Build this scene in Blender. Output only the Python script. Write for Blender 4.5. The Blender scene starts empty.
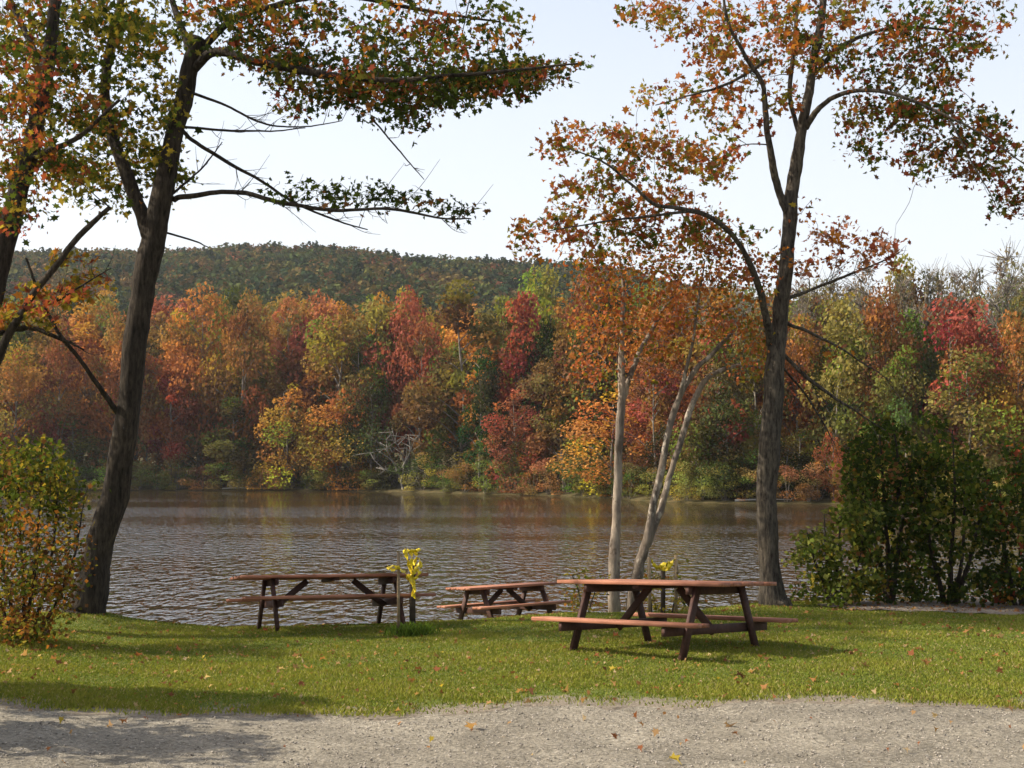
import bpy, math, random
import numpy as np

C = bpy.context.scene.collection
SC = bpy.context.scene
F, YH, CZ = 1250.0, 470.0, 3.0
PIT = math.atan((YH - 384) / F)
R = np.random.default_rng(7)

# ------------------------------------------------------------------ helpers
def P(px, py, D):
    """world point seen at that pixel of a 1024x768 frame, D metres ahead"""
    a, b = (px - 512) / F, (384 - py) / F
    y = math.cos(PIT) - b * math.sin(PIT)
    z = math.sin(PIT) + b * math.cos(PIT)
    s = D / y
    return np.array([a * s, D, CZ + z * s])

def smooth(a, b, x):
    t = np.clip((x - a) / (b - a), 0, 1)
    return t * t * (3 - 2 * t)

CR = np.array([[-500, 19.5, 614], [-100, 19.5, 614], [60, 19.5, 616], [130, 19, 624], [230, 18.5, 628], [400, 18.7, 625],
               [560, 19.6, 615], [700, 20.3, 611], [760, 21, 603], [1024, 22.5, 600], [1500, 23, 600]], float)

def ground_z(X, Y):
    X = np.asarray(X, float); Y = np.asarray(Y, float)
    px = 512 + F * X / np.maximum(Y, 6)
    Dc = np.interp(px, CR[:, 0], CR[:, 1]); yc = np.interp(px, CR[:, 0], CR[:, 2])
    zc = -(yc - YH) / F * Dc
    near = -1.65 + (zc + 1.65) * Y / Dc
    d = np.maximum(Y - Dc, 0)
    far = np.maximum(zc - .25 * d * d / (d + .6), -4.0)
    z = np.where(Y < Dc, near, far)
    bump = .012 * np.sin(X * 1.7 + .6 * Y) * np.sin(Y * 1.3 - .5 * X) + .008 * np.sin(X * 3.9 + 1) * np.sin(Y * 4.3)
    # small bank round the leaning tree
    bump = bump + .14 * np.exp(-((X + 6.4) ** 2 + (Y - 18.9) ** 2) / .9)
    return CZ + z + bump

SHP = np.array([[-2500, 165], [-400, 178], [0, 182], [200, 187], [330, 183], [400, 172], [470, 158], [560, 145], [640, 122], [700, 114], [800, 112], [1024, 104], [1500, 92], [3000, 80]], float)
RID = np.array([[-2500, 270], [-400, 268], [0, 258], [100, 250], [200, 249], [350, 252], [450, 257], [520, 263], [600, 272], [700, 288], [800, 305], [1024, 330], [1600, 345], [3000, 350]], float)
def far_z(px, D):
    px = np.asarray(px, float); D = np.asarray(D, float)
    s = np.interp(px, SHP[:, 0], SHP[:, 1])
    d = D - s
    base = np.where(d < 0, .25 * d, .25 + .045 * d - .25 * np.exp(-np.maximum(d, 0) / 1.5))
    base = np.minimum(base, 4.5)
    rz = (YH - np.interp(px, RID[:, 0], RID[:, 1])) / F * 650 + CZ - 9
    t = np.clip((D - 270) / (650 - 270), 0, 1)
    hill = (rz - 4) * (t * (1 - .25 * t) / .75)
    hill = np.where(D > 650, (rz - 4) * np.clip(1 - (D - 650) / 2500, .4, 1), hill)
    z = base + hill
    return z + np.where(D > 300, 2.0 * np.sin(px * .021 + D * .013) * t, 0)

def mesh_np(name, V, Fc, mat, parent=None, col=None, smooth_=False, nf=None):
    """V (n,3); Fc (m,k) int with constant k, or list of arrays"""
    me = bpy.data.meshes.new(name)
    V = np.asarray(V, np.float32)
    groups = Fc if isinstance(Fc, list) else [Fc]
    groups = [np.asarray(g, np.int32) for g in groups if len(g)]
    idx = np.concatenate([g.ravel() for g in groups])
    tot = np.concatenate([np.full(len(g), g.shape[1], np.int32) for g in groups])
    st = np.concatenate([[0], np.cumsum(tot)[:-1]]).astype(np.int32)
    me.vertices.add(len(V)); me.vertices.foreach_set('co', V.ravel())
    me.loops.add(len(idx)); me.loops.foreach_set('vertex_index', idx)
    me.polygons.add(len(tot)); me.polygons.foreach_set('loop_start', st); me.polygons.foreach_set('loop_total', tot)
    if smooth_: me.polygons.foreach_set('use_smooth', np.ones(len(tot), bool))
    me.update(calc_edges=True); me.validate()
    if col is not None:
        at = me.attributes.new('tint', 'FLOAT_COLOR', 'POINT')
        c = np.ones((len(V), 4), np.float32); c[:, :3] = col
        at.data.foreach_set('color', c.ravel())
    o = bpy.data.objects.new(name, me); C.objects.link(o)
    if mat: me.materials.append(mat)
    if parent: o.parent = parent
    return o

def thing(name, label, cat, loc=(0, 0, 0), rotz=0, group=None):
    o = bpy.data.objects.new(name, None); C.objects.link(o)
    o.location = loc; o.rotation_euler = (0, 0, rotz); o.empty_display_size = .3
    tag(o, label, cat, group)
    return o
def tag(o, label=None, cat=None, group=None, kind=None):
    if label: o['label'] = label
    if cat: o['category'] = cat
    if group: o['group'] = group
    if kind: o['kind'] = kind
    return o
def struct(o):
    o['kind'] = 'structure'; return o

class Tubes:
    def __init__(s): s.V = []; s.F = []; s.n = 0
    def add(s, pts, rad, k=8, lump=0.0, cap=True):
        pts = np.asarray(pts, float); m = len(pts)
        rad = np.broadcast_to(np.asarray(rad, float), (m,))
        t = np.gradient(pts, axis=0); t /= np.linalg.norm(t, axis=1)[:, None] + 1e-9
        ref = np.array([0.0, 1, 0]) if abs(t[0][1]) < .8 else np.array([1.0, 0, 0])
        a = np.arange(k) * 2 * math.pi / k
        rings = []
        ph = R.random(6) * 6.28
        u = ref - t[0] * ref.dot(t[0]); u /= np.linalg.norm(u)
        for i in range(m):
            u = u - t[i] * u.dot(t[i]); u /= np.linalg.norm(u) + 1e-9
            v = np.cross(t[i], u)
            q_ = i * (.55 if m > 12 else .9)
            rr = rad[i] * (1 + (lump * (.5 * np.sin(2 * a + ph[0] + .35 * q_) + .35 * np.sin(3 * a + ph[1] - .5 * q_) + .3 * np.sin(5 * a + ph[2] + .2 * q_) + .3 * math.sin(q_ * 1.1 + ph[3])) if lump else 0))
            rings.append(pts[i] + (np.cos(a) * rr)[:, None] * u + (np.sin(a) * rr)[:, None] * v)
        V = np.concatenate(rings)
        i = np.arange(m - 1)[:, None] * k; j = np.arange(k)[None]; j2 = (j + 1) % k
        q = np.stack([i + j, i + j2, i + k + j2, i + k + j], -1).reshape(-1, 4) + s.n
        s.V.append(V); s.F.append(q); s.n += len(V)
        if cap and k > 3:
            c = pts[-1] + t[-1] * rad[-1] * .3
            s.V.append(c[None]); ci = s.n; s.n += 1
            b = ci - k
            tri = np.array([[b + x, b + (x + 1) % k, ci, ci] for x in range(k)])
            s.T = getattr(s, 'T', []); s.T.append(tri[:, :3])
    def build(s, name, mat, parent=None):
        g = [np.concatenate(s.F)]
        if getattr(s, 'T', None): g.append(np.concatenate(s.T))
        return mesh_np(name, np.concatenate(s.V), g, mat, parent, smooth_=True)

def curve(ctrl, n=None):
    """Catmull-Rom through rows (any width)"""
    c = np.asarray(ctrl, float)
    if n is None: n = 6
    p = np.vstack([2 * c[0] - c[1], c, 2 * c[-1] - c[-2]])
    out = []
    for i in range(1, len(p) - 2):
        for t in np.linspace(0, 1, n, endpoint=False):
            a, b, d, e = p[i - 1], p[i], p[i + 1], p[i + 2]
            out.append(.5 * ((2 * b) + (-a + d) * t + (2 * a - 5 * b + 4 * d - e) * t * t + (-a + 3 * b - 3 * d + e) * t ** 3))
    out.append(c[-1])
    return np.array(out)

def leaf_geo(cen, size, up=.35, fold=.25, long=1.0, rng=R, nrm=None):
    """kite-shaped folded leaves; returns V,F"""
    n = len(cen)
    d = rng.normal(size=(n, 3)); d[:, 2] -= .35; d /= np.linalg.norm(d, axis=1)[:, None]
    nn = rng.normal(size=(n, 3)) if nrm is None else nrm + rng.normal(size=(n, 3)) * .6
    nn[:, 2] += up * 2 * np.sign(rng.random(n) - .2)
    nn -= d * (nn * d).sum(1)[:, None]; nn /= np.linalg.norm(nn, axis=1)[:, None] + 1e-9
    s = np.cross(d, nn)
    L = np.broadcast_to(size, (n,))[:, None] * (.7 + .6 * rng.random((n, 1)))
    w = L * (.38 + .14 * rng.random((n, 1)))
    a = cen - d * L * .5 * long; b = cen + d * L * .5 * long
    mid = cen - d * L * .06
    l = mid + s * w + nn * w * fold; r = mid - s * w + nn * w * fold
    V = np.stack([a, l, b, r], 1).reshape(-1, 3)
    Fc = np.arange(n * 4).reshape(n, 4)
    return V, Fc

STAR = [(-1.0, 0.0), (-.45, .28), (-.55, .80), (-.05, .50), (.25, .85), (.35, .36), (1.0, 0.0), (.35, -.36), (.25, -.85), (-.05, -.50), (-.55, -.80), (-.45, -.28)]
def maple_geo(cen, size, up=.35, fold=.25, rng=R, droop=.35):
    n = len(cen)
    d = rng.normal(size=(n, 3)); d[:, 2] -= droop; d /= np.linalg.norm(d, axis=1)[:, None]
    nn = rng.normal(size=(n, 3)); nn[:, 2] += up * 2 * np.sign(rng.random(n) - .2)
    nn -= d * (nn * d).sum(1)[:, None]; nn /= np.linalg.norm(nn, axis=1)[:, None] + 1e-9
    sd_ = np.cross(d, nn)
    L = np.broadcast_to(size, (n,))[:, None] * np.clip(np.exp(rng.normal(size=(n, 1)) * .35), .4, 1.75) * .5
    cur = fold * (.3 + 1.2 * rng.random((n, 1))); asp = .65 + .35 * rng.random((n, 1))
    V = np.stack([cen + d * L * a + sd_ * L * b * asp + nn * L * cur * (abs(b) - .5 * a * a) for a, b in STAR], 1).reshape(-1, 3)
    return V, np.arange(n * 12).reshape(n, 12)

def pick(pal, n, rng=R):
    pal = np.asarray(pal, float)
    w = pal[:, 3] / pal[:, 3].sum()
    i = rng.choice(len(pal), n, p=w)
    return pal[i, :3]

# ------------------------------------------------------------------ materials
def new_mat(name):
    m = bpy.data.materials.new(name); m.use_nodes = True
    nt = m.node_tree; nt.nodes.clear()
    return m, nt, nt.nodes, nt.links
def N(ns, t, **k):
    n = ns.new(t)
    for a, b in k.items():
        if a in ('op',): n.operation = b
        else: setattr(n, a, b)
    return n
def ramp(ns, stops):
    r = ns.new('ShaderNodeValToRGB'); e = r.color_ramp.elements
    while len(e) < len(stops): e.new(.5)
    for i, (p, c) in enumerate(stops):
        e[i].position = p; e[i].color = (*c, 1)
    return r
def noise(ns, ls, co, scale, detail=4, rough=.55, vec=(1, 1, 1)):
    mp = ns.new('ShaderNodeMapping'); mp.inputs['Scale'].default_value = vec
    ls.new(co, mp.inputs['Vector'])
    n = ns.new('ShaderNodeTexNoise'); n.inputs['Scale'].default_value = scale
    n.inputs['Detail'].default_value = detail; n.inputs['Roughness'].default_value = rough
    ls.new(mp.outputs[0], n.inputs['Vector']); return n.outputs['Fac']

def leaf_mat(name, tr=.35, objcol=False, gloss=.0):
    m, nt, ns, ls = new_mat(name)
    out = N(ns, 'ShaderNodeOutputMaterial')
    at = N(ns, 'ShaderNodeAttribute', attribute_name='tint')
    col = at.outputs['Color']
    if objcol:
        oi = N(ns, 'ShaderNodeObjectInfo')
        mx = N(ns, 'ShaderNodeMix', data_type='RGBA', blend_type='MULTIPLY'); mx.inputs[0].default_value = 1
        ls.new(oi.outputs['Color'], mx.inputs[6]); ls.new(col, mx.inputs[7]); col = mx.outputs[2]
    d = N(ns, 'ShaderNodeBsdfDiffuse'); t = N(ns, 'ShaderNodeBsdfTranslucent')
    ls.new(col, d.inputs[0])
    tc = N(ns, 'ShaderNodeMix', data_type='RGBA', blend_type='MULTIPLY'); tc.inputs[0].default_value = 1
    tc.inputs[7].default_value = (1.25, 1.15, .7, 1); ls.new(col, tc.inputs[6]); ls.new(tc.outputs[2], t.inputs[0])
    ms = N(ns, 'ShaderNodeMixShader'); ms.inputs[0].default_value = tr
    ls.new(d.outputs[0], ms.inputs[1]); ls.new(t.outputs[0], ms.inputs[2])
    sh = ms.outputs[0]
    if gloss:
        g = N(ns, 'ShaderNodeBsdfGlossy'); g.inputs['Roughness'].default_value = .35; g.inputs[0].default_value = (.9, .95, 1, 1)
        m2 = N(ns, 'ShaderNodeMixShader'); m2.inputs[0].default_value = gloss
        ls.new(sh, m2.inputs[1]); ls.new(g.outputs[0], m2.inputs[2]); sh = m2.outputs[0]
    ls.new(sh, out.inputs[0]); return m

def bark_mat(name, c1, c2, sc=9, bump=.6, patch=None):
    m, nt, ns, ls = new_mat(name)
    out = N(ns, 'ShaderNodeOutputMaterial'); b = N(ns, 'ShaderNodeBsdfPrincipled')
    tc = N(ns, 'ShaderNodeTexCoord').outputs['Object']
    n1 = noise(ns, ls, tc, sc, 6, .7, (1, 1, .22))
    n2 = noise(ns, ls, tc, 2.2, 3)
    r = ramp(ns, [(.35, c1), (.62, c2)]); ls.new(n1, r.inputs[0])
    col = r.outputs[0]
    r2 = ramp(ns, [(.4, (.75, .75, .75)), (.65, (1.15, 1.12, 1.05))]); ls.new(n2, r2.inputs[0])
    mx = N(ns, 'ShaderNodeMix', data_type='RGBA', blend_type='MULTIPLY'); mx.inputs[0].default_value = 1
    ls.new(col, mx.inputs[6]); ls.new(r2.outputs[0], mx.inputs[7]); col = mx.outputs[2]
    if patch:
        n3 = noise(ns, ls, tc, 5, 5, .65, (1, 1, .6)); r3 = ramp(ns, [(.55, (0, 0, 0)), (.62, (1, 1, 1))]); ls.new(n3, r3.inputs[0])
        m3 = N(ns, 'ShaderNodeMix', data_type='RGBA'); m3.inputs[7].default_value = (*patch, 1)
        ls.new(r3.outputs[0], m3.inputs[0]); ls.new(col, m3.inputs[6]); col = m3.outputs[2]
    ls.new(col, b.inputs['Base Color']); b.inputs['Roughness'].default_value = .95; b.inputs['Specular IOR Level'].default_value = .15
    bp = N(ns, 'ShaderNodeBump'); bp.inputs['Strength'].default_value = bump; bp.inputs['Distance'].default_value = .05
    ls.new(n1, bp.inputs['Height']); ls.new(bp.outputs[0], b.inputs['Normal'])
    ls.new(b.outputs[0], out.inputs[0]); return m

def wood_mat(name, c1, c2, rough=.7):
    m, nt, ns, ls = new_mat(name)
    out = N(ns, 'ShaderNodeOutputMaterial'); b = N(ns, 'ShaderNodeBsdfPrincipled')
    tc = N(ns, 'ShaderNodeTexCoord').outputs['Object']
    n1 = noise(ns, ls, tc, 14, 5, .65, (.12, 1.6, 1.6)); n2 = noise(ns, ls, tc, 3, 4)
    ma = N(ns, 'ShaderNodeMath', op='MULTIPLY_ADD'); ls.new(n1, ma.inputs[0]); ma.inputs[1].default_value = .6
    m2 = N(ns, 'ShaderNodeMath', op='MULTIPLY'); ls.new(n2, m2.inputs[0]); m2.inputs[1].default_value = .4; ls.new(m2.outputs[0], ma.inputs[2])
    r = ramp(ns, [(.36, c1), (.64, c2)]); ls.new(ma.outputs[0], r.inputs[0])
    ls.new(r.outputs[0], b.inputs['Base Color']); b.inputs['Roughness'].default_value = rough
    b.inputs['Specular IOR Level'].default_value = .25
    bp = N(ns, 'ShaderNodeBump'); bp.inputs['Strength'].default_value = .3; bp.inputs['Distance'].default_value = .004
    ls.new(n1, bp.inputs['Height']); ls.new(bp.outputs[0], b.inputs['Normal'])
    ls.new(b.outputs[0], out.inputs[0]); return m

def soil_mat(name, stops, scale, bump=.5, dist=.02, extra=None, big=None):
    m, nt, ns, ls = new_mat(name)
    out = N(ns, 'ShaderNodeOutputMaterial'); b = N(ns, 'ShaderNodeBsdfPrincipled')
    tc = N(ns, 'ShaderNodeTexCoord').outputs['Object']
    n1 = noise(ns, ls, tc, scale, 8, .75); r = ramp(ns, stops); ls.new(n1, r.inputs[0]); col = r.outputs[0]
    if big:
        n2 = noise(ns, ls, tc, big[0], 5, .6); r2 = ramp(ns, [(.35, big[1]), (.65, big[2])]); ls.new(n2, r2.inputs[0])
        mx = N(ns, 'ShaderNodeMix', data_type='RGBA', blend_type='MULTIPLY'); mx.inputs[0].default_value = 1
        ls.new(col, mx.inputs[6]); ls.new(r2.outputs[0], mx.inputs[7]); col = mx.outputs[2]
    ls.new(col, b.inputs['Base Color']); b.inputs['Roughness'].default_value = 1; b.inputs['Specular IOR Level'].default_value = .1
    bp = N(ns, 'ShaderNodeBump'); bp.inputs['Strength'].default_value = bump; bp.inputs['Distance'].default_value = dist
    n3 = noise(ns, ls, tc, scale * .6, 6, .7)
    ls.new(n3, bp.inputs['Height']); ls.new(bp.outputs[0], b.inputs['Normal'])
    ls.new(b.outputs[0], out.inputs[0]); return m

def plain(name, c, rough=.6, spec=.3):
    m, nt, ns, ls = new_mat(name)
    out = N(ns, 'ShaderNodeOutputMaterial'); b = N(ns, 'ShaderNodeBsdfPrincipled')
    tc = N(ns, 'ShaderNodeTexCoord').outputs['Object']
    n = noise(ns, ls, tc, 30, 4); r = ramp(ns, [(.3, tuple(x * .75 for x in c)), (.7, tuple(min(1, x * 1.15) for x in c))]); ls.new(n, r.inputs[0])
    ls.new(r.outputs[0], b.inputs['Base Color']); b.inputs['Roughness'].default_value = rough; b.inputs['Specular IOR Level'].default_value = spec
    ls.new(b.outputs[0], out.inputs[0]); return m

M_LEAF = leaf_mat('leaf', .42)
M_FAR = leaf_mat('far_leaf', .4, objcol=True)
M_GRASS = leaf_mat('grass_blade', .3)
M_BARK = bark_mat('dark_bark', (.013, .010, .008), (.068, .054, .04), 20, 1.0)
M_BARK2 = bark_mat('grey_bark', (.018, .014, .011), (.115, .097, .075), 22, 1.0)
M_PALE = bark_mat('pale_bark', (.13, .10, .08), (.32, .265, .21), 11, .4, patch=(.10, .075, .055))
M_PALE2 = bark_mat('grey_brown_bark', (.07, .055, .043), (.21, .17, .135), 11, .4, patch=(.34, .29, .23))
M_FBARK = bark_mat('far_bark', (.09, .075, .06), (.26, .23, .19), 2, .2)
M_GREYWOOD = bark_mat('bleached_wood', (.15, .135, .115), (.30, .275, .245), 3, .2)
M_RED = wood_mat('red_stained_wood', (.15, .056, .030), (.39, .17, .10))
M_REDDK = wood_mat('shade_side_red_wood', (.032, .015, .011), (.08, .036, .025))  # table legs and beams: red stain darkened in colour for their shade side
M_STAKE = wood_mat('stake_wood', (.14, .10, .055), (.28, .2, .11))
M_POST = wood_mat('dark_post_wood', (.03, .022, .015), (.07, .05, .035))
M_YEL = plain('yellow_tape', (.78, .58, .02), .4, .4)

# ------------------------------------------------------------------ world, sun, camera
SUN_EL, SUN_AZ = 40.0, 272.0           # azimuth clockwise from +Y: the sun stands to the left, a little beyond
w = bpy.data.worlds.new('World'); SC.world = w; w.use_nodes = True
nt = w.node_tree; nt.nodes.clear()
sky = nt.nodes.new('ShaderNodeTexSky'); sky.sky_type = 'NISHITA'; sky.sun_disc = False
sky.sun_elevation = math.radians(SUN_EL); sky.sun_rotation = math.radians(SUN_AZ)
sky.air_density = 1.0; sky.dust_density = 4; sky.ozone_density = 1.0; sky.altitude = 100
bg = nt.nodes.new('ShaderNodeBackground'); bg.inputs['Strength'].default_value = .15
wo = nt.nodes.new('ShaderNodeOutputWorld')
veil = nt.nodes.new('ShaderNodeMix'); veil.data_type = 'RGBA'; veil.inputs[0].default_value = .6   # thin cloud, thickest towards the horizon
veil.inputs[7].default_value = (4.1, 4.2, 4.3, 1)
tcw = nt.nodes.new('ShaderNodeTexCoord'); sx = nt.nodes.new('ShaderNodeSeparateXYZ'); mr = nt.nodes.new('ShaderNodeMapRange'); mr.interpolation_type = 'SMOOTHSTEP'
mr.inputs['From Min'].default_value = .05; mr.inputs['From Max'].default_value = .75; mr.inputs['To Min'].default_value = .82; mr.inputs['To Max'].default_value = .12
nt.links.new(tcw.outputs['Generated'], sx.inputs[0]); nt.links.new(sx.outputs['Z'], mr.inputs['Value']); nt.links.new(mr.outputs[0], veil.inputs[0])
nt.links.new(sky.outputs[0], veil.inputs[6]); nt.links.new(veil.outputs[2], bg.inputs[0]); nt.links.new(bg.outputs[0], wo.inputs[0])

sl = bpy.data.lights.new('sun', 'SUN'); sl.energy = 4.8; sl.angle = math.radians(.6); sl.color = (1, .91, .77)
so = bpy.data.objects.new('sun', sl); C.objects.link(so)
az, el = math.radians(SUN_AZ), math.radians(SUN_EL)
sd = np.array([math.sin(az) * math.cos(el), math.cos(az) * math.cos(el), math.sin(el)])
from mathutils import Vector, Matrix
so.rotation_euler = Vector(sd).to_track_quat('Z', 'Y').to_euler()
so.location = (-30, 10, 40)

cam = bpy.data.cameras.new('camera'); co = bpy.data.objects.new('camera', cam); C.objects.link(co)
co.location = (0, 0, CZ); co.rotation_euler = (math.pi / 2 + PIT, 0, 0)
cam.sensor_width = 36; cam.lens = 36 * F / 1024; cam.clip_end = 6000; cam.clip_start = .05
SC.camera = co
SC.view_settings.view_transform = 'Standard'; SC.view_settings.look = 'None'
SC.view_settings.exposure = 0.8; SC.view_settings.gamma = 1
SC.render.engine = 'CYCLES'
cy = SC.cycles
cy.max_bounces = 6; cy.diffuse_bounces = 2; cy.glossy_bounces = 2; cy.transmission_bounces = 3; cy.transparent_max_bounces = 4
cy.caustics_reflective = False; cy.caustics_refractive = False
cy.use_denoising = True

# ------------------------------------------------------------------ ground
def grid(xs, ys, zf):
    X, Y = np.meshgrid(xs, ys)
    V = np.stack([X, Y, zf(X, Y)], -1).reshape(-1, 3)
    nx, ny = len(xs), len(ys)
    i = np.arange(ny - 1)[:, None] * nx + np.arange(nx - 1)[None]
    return V, np.stack([i, i + 1, i + nx + 1, i + nx], -1).reshape(-1, 4)

def lawn_edge(X):
    return 10.52 + .07 * np.sin(X * 1.1 + .5) + .09 * np.sin(X * 2.7 + 1) + .05 * np.sin(X * 7.1) + .35 * smooth(-2.2, -4.2, X) * 0 + .02 * X

xs = np.concatenate([np.linspace(-90, -10, 30), np.linspace(-9.5, 12, 130), np.linspace(13, 90, 30)])
ys = np.concatenate([np.linspace(-40, 6, 20), np.linspace(6.4, 27, 110), [29, 32]])
M_GRAVEL = soil_mat('gravel', [(.30, (.055, .047, .036)), (.45, (.205, .185, .145)), (.58, (.31, .282, .23)), (.74, (.50, .47, .41))], 30, 1, .06, big=(1.6, (.78, .76, .73), (1.2, 1.17, 1.12)))
V, Fq = grid(xs, ys, lambda X, Y: ground_z(X, Y) + np.where(Y < 11.5, .012 * np.sin(9 * X + 2 * np.sin(5 * Y)) * np.sin(8 * Y + X) + .01 * np.sin(23 * X + Y) * np.sin(21 * Y), 0))
struct(mesh_np('ground', V, Fq, M_GRAVEL, smooth_=True))

m, nt_, ns, ls = new_mat('lawn_soil')
out = N(ns, 'ShaderNodeOutputMaterial'); b = N(ns, 'ShaderNodeBsdfPrincipled'); tc = N(ns, 'ShaderNodeTexCoord').outputs['Object']
n1 = noise(ns, ls, tc, 14, 8, .75); g1 = ramp(ns, [(.3, (.06, .075, .015)), (.5, (.10, .125, .025)), (.7, (.17, .165, .05))]); ls.new(n1, g1.inputs[0])
n2 = noise(ns, ls, tc, 38, 8, .75); g2 = ramp(ns, [(.3, (.10, .08, .06)), (.5, (.21, .175, .13)), (.7, (.34, .29, .23))]); ls.new(n2, g2.inputs[0])
at = N(ns, 'ShaderNodeAttribute', attribute_name='tint'); n4 = noise(ns, ls, tc, 5, 5, .7)
ma = N(ns, 'ShaderNodeMath', op='MULTIPLY_ADD'); ls.new(n4, ma.inputs[0]); ma.inputs[1].default_value = 1.4; ma.inputs[2].default_value = -.75
m2 = N(ns, 'ShaderNodeMath', op='ADD'); ls.new(ma.outputs[0], m2.inputs[0]); ls.new(at.outputs['Fac'], m2.inputs[1])
mr = N(ns, 'ShaderNodeMapRange'); ls.new(m2.outputs[0], mr.inputs['Value']); mr.inputs['From Min'].default_value = .3; mr.inputs['From Max'].default_value = .6
mx = N(ns, 'ShaderNodeMix', data_type='RGBA'); ls.new(mr.outputs[0], mx.inputs[0]); ls.new(g2.outputs[0], mx.inputs[6]); ls.new(g1.outputs[0], mx.inputs[7])
ls.new(mx.outputs[2], b.inputs['Base Color']); b.inputs['Roughness'].default_value = 1; b.inputs['Specular IOR Level'].default_value = .1
bp = N(ns, 'ShaderNodeBump'); bp.inputs['Strength'].default_value = .8; bp.inputs['Distance'].default_value = .03; ls.new(n2, bp.inputs['Height']); ls.new(bp.outputs[0], b.inputs['Normal'])
ls.new(b.outputs[0], out.inputs[0]); M_LAWN = m
xs = np.concatenate([np.linspace(-60, -10, 14), np.linspace(-9.5, 13, 180), np.linspace(14, 60, 14)])
ts = np.linspace(0, 1, 90) ** 1.3
X, T = np.meshgrid(xs, ts)
e0 = lawn_edge(X) + .04 * np.sin(X * 13) + .03 * np.sin(X * 29)
Y = e0 + (24.2 - e0) * T
Z = ground_z(X, Y) + .006 + .02 * smooth(0, .8, Y - e0)
Z[0] -= .06
V = np.stack([X, Y, Z], -1).reshape(-1, 3); nx = len(xs)
i = np.arange(len(ts) - 1)[:, None] * nx + np.arange(nx - 1)[None]
fd = np.clip((Y - e0) / .9, 0, 1).reshape(-1, 1) * np.ones(3)
struct(mesh_np('lawn', V, np.stack([i, i + 1, i + nx + 1, i + nx], -1).reshape(-1, 4), M_LAWN, smooth_=True, col=fd))

# leaf-strewn strip of bare shore below the dark bushes
M_STRIP = soil_mat('leaf_strewn_soil', [(.3, (.085, .065, .05)), (.5, (.20, .165, .13)), (.7, (.32, .28, .23))], 22, .9, .03)
xs = np.linspace(0, 1, 70); ts = np.linspace(0, 1, 14)
U, T = np.meshgrid(xs, ts)
px = 815 + U * 700
near = np.interp(px, [815, 850, 900, 1024, 1500], [20.6, 19.9, 19.6, 19.3, 19]) + .1 * np.sin(px * .13) + .06 * np.sin(px * .31)
far = np.interp(px, [815, 850, 1024, 1500], [20.75, 21.3, 22.6, 23.2])
Y = near + (far - near) * T; X = (px - 512) / F * Y
V = np.stack([X, Y, ground_z(X, Y) + .045], -1).reshape(-1, 3); nx = len(xs)
i = np.arange(len(ts) - 1)[:, None] * nx + np.arange(nx - 1)[None]
struct(mesh_np('shore_path', V, np.stack([i, i + 1, i + nx + 1, i + nx], -1).reshape(-1, 4), M_STRIP, smooth_=True))

# grass blades
n = 420000
Y = 10.35 + 11.65 * R.random(n) ** 1.25; X = (R.random(n) * 1180 - 80 - 512) / F * Y
nz = np.sin(X * 2.1 + 1.3 * np.sin(Y * 1.7)) * np.sin(Y * 2.6 + np.sin(X * 1.4))
pxs = 512 + F * X / Y
Dc = np.interp(pxs, CR[:, 0], CR[:, 1])
onstrip = (pxs > 822) & (Y > np.interp(pxs, [815, 850, 900, 1024, 1500], [20.6, 19.9, 19.6, 19.3, 19]))
fr = (Y - lawn_edge(X))
ok = (fr > -.06 + .12 * R.random(n)) & (Y < Dc + .8) & ~onstrip & (R.random(n) < .06 + .94 * smooth(0, .9, fr + .3 * nz + .25 * np.sin(X * 5.3) * np.sin(Y * 6.1 + X)))
X, Y, nz = X[ok], Y[ok], nz[ok]; n = len(X)
h = (.016 + .022 * R.random(n)) * (1 + .3 * nz)
a = R.random(n) * 2 * math.pi; wd = .004 + .004 * R.random(n); wd = wd * (1 + (Y - 11) * .06)
b = np.stack([X, Y, ground_z(X, Y) + .018], -1)
s = np.stack([np.cos(a), np.sin(a), np.zeros(n)], -1) * wd[:, None]
la = R.random(n) * 2 * math.pi; lk = (h * (.2 + .8 * R.random(n)))
lean = np.stack([np.cos(la) * lk, np.sin(la) * lk, h], -1)
V = np.stack([b - s, b + s, b + lean * .6 + s * .6 + np.array([0, 0, .006]), b + lean], 1).reshape(-1, 3)
t = np.clip(.5 + .35 * nz + .3 * R.normal(size=n), 0, 1)[:, None]
col = (1 - t) * np.array([.11, .15, .022]) + t * np.array([.225, .225, .04])
dry = R.random(n) < .10; col[dry] = np.array([.32, .26, .12])
tag(mesh_np('grass', V, np.arange(n * 4).reshape(n, 4), M_GRASS, col=np.repeat(col, 4, 0)), 'short green mown grass covering the lawn by the lake', 'grass', kind='stuff')

# fallen leaves
n = 2200
Y = 8 + 12.5 * R.random(n) ** .8; X = (R.random(n) * 1150 - 60 - 512) / F * Y
gr = Y > 10.6
keep = np.where(gr, True, R.random(n) < .22); X, Y = X[keep], Y[keep]; n = len(X)
q = 520; Yq = 19.7 + 1.6 * R.random(q); X = np.concatenate([X, (R.random(q) * 210 + 825 - 512) / F * Yq]); Y = np.concatenate([Y, Yq]); n = len(X)
nc = 26; cx = R.choice(n, nc)      # some lie in drifts
for k in cx:
    j = R.choice(n, 9); X[j] = X[k] + R.normal(size=9) * .25; Y[j] = np.clip(Y[k] + R.normal(size=9) * .2, 8, 21.5)
cen = np.stack([X, Y, ground_z(X, Y) + np.where(Y > 10.6, .045, .03)], -1)
V, Fq = maple_geo(cen, np.where(R.random(n) < .2, .08, .042), up=1.6, fold=.7, droop=0)
col = pick([[.30, .15, .06, 3], [.34, .21, .10, 3], [.22, .085, .04, 2], [.42, .31, .18, 1.2], [.40, .30, .05, .4], [.15, .07, .035, 2]], n)
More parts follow.
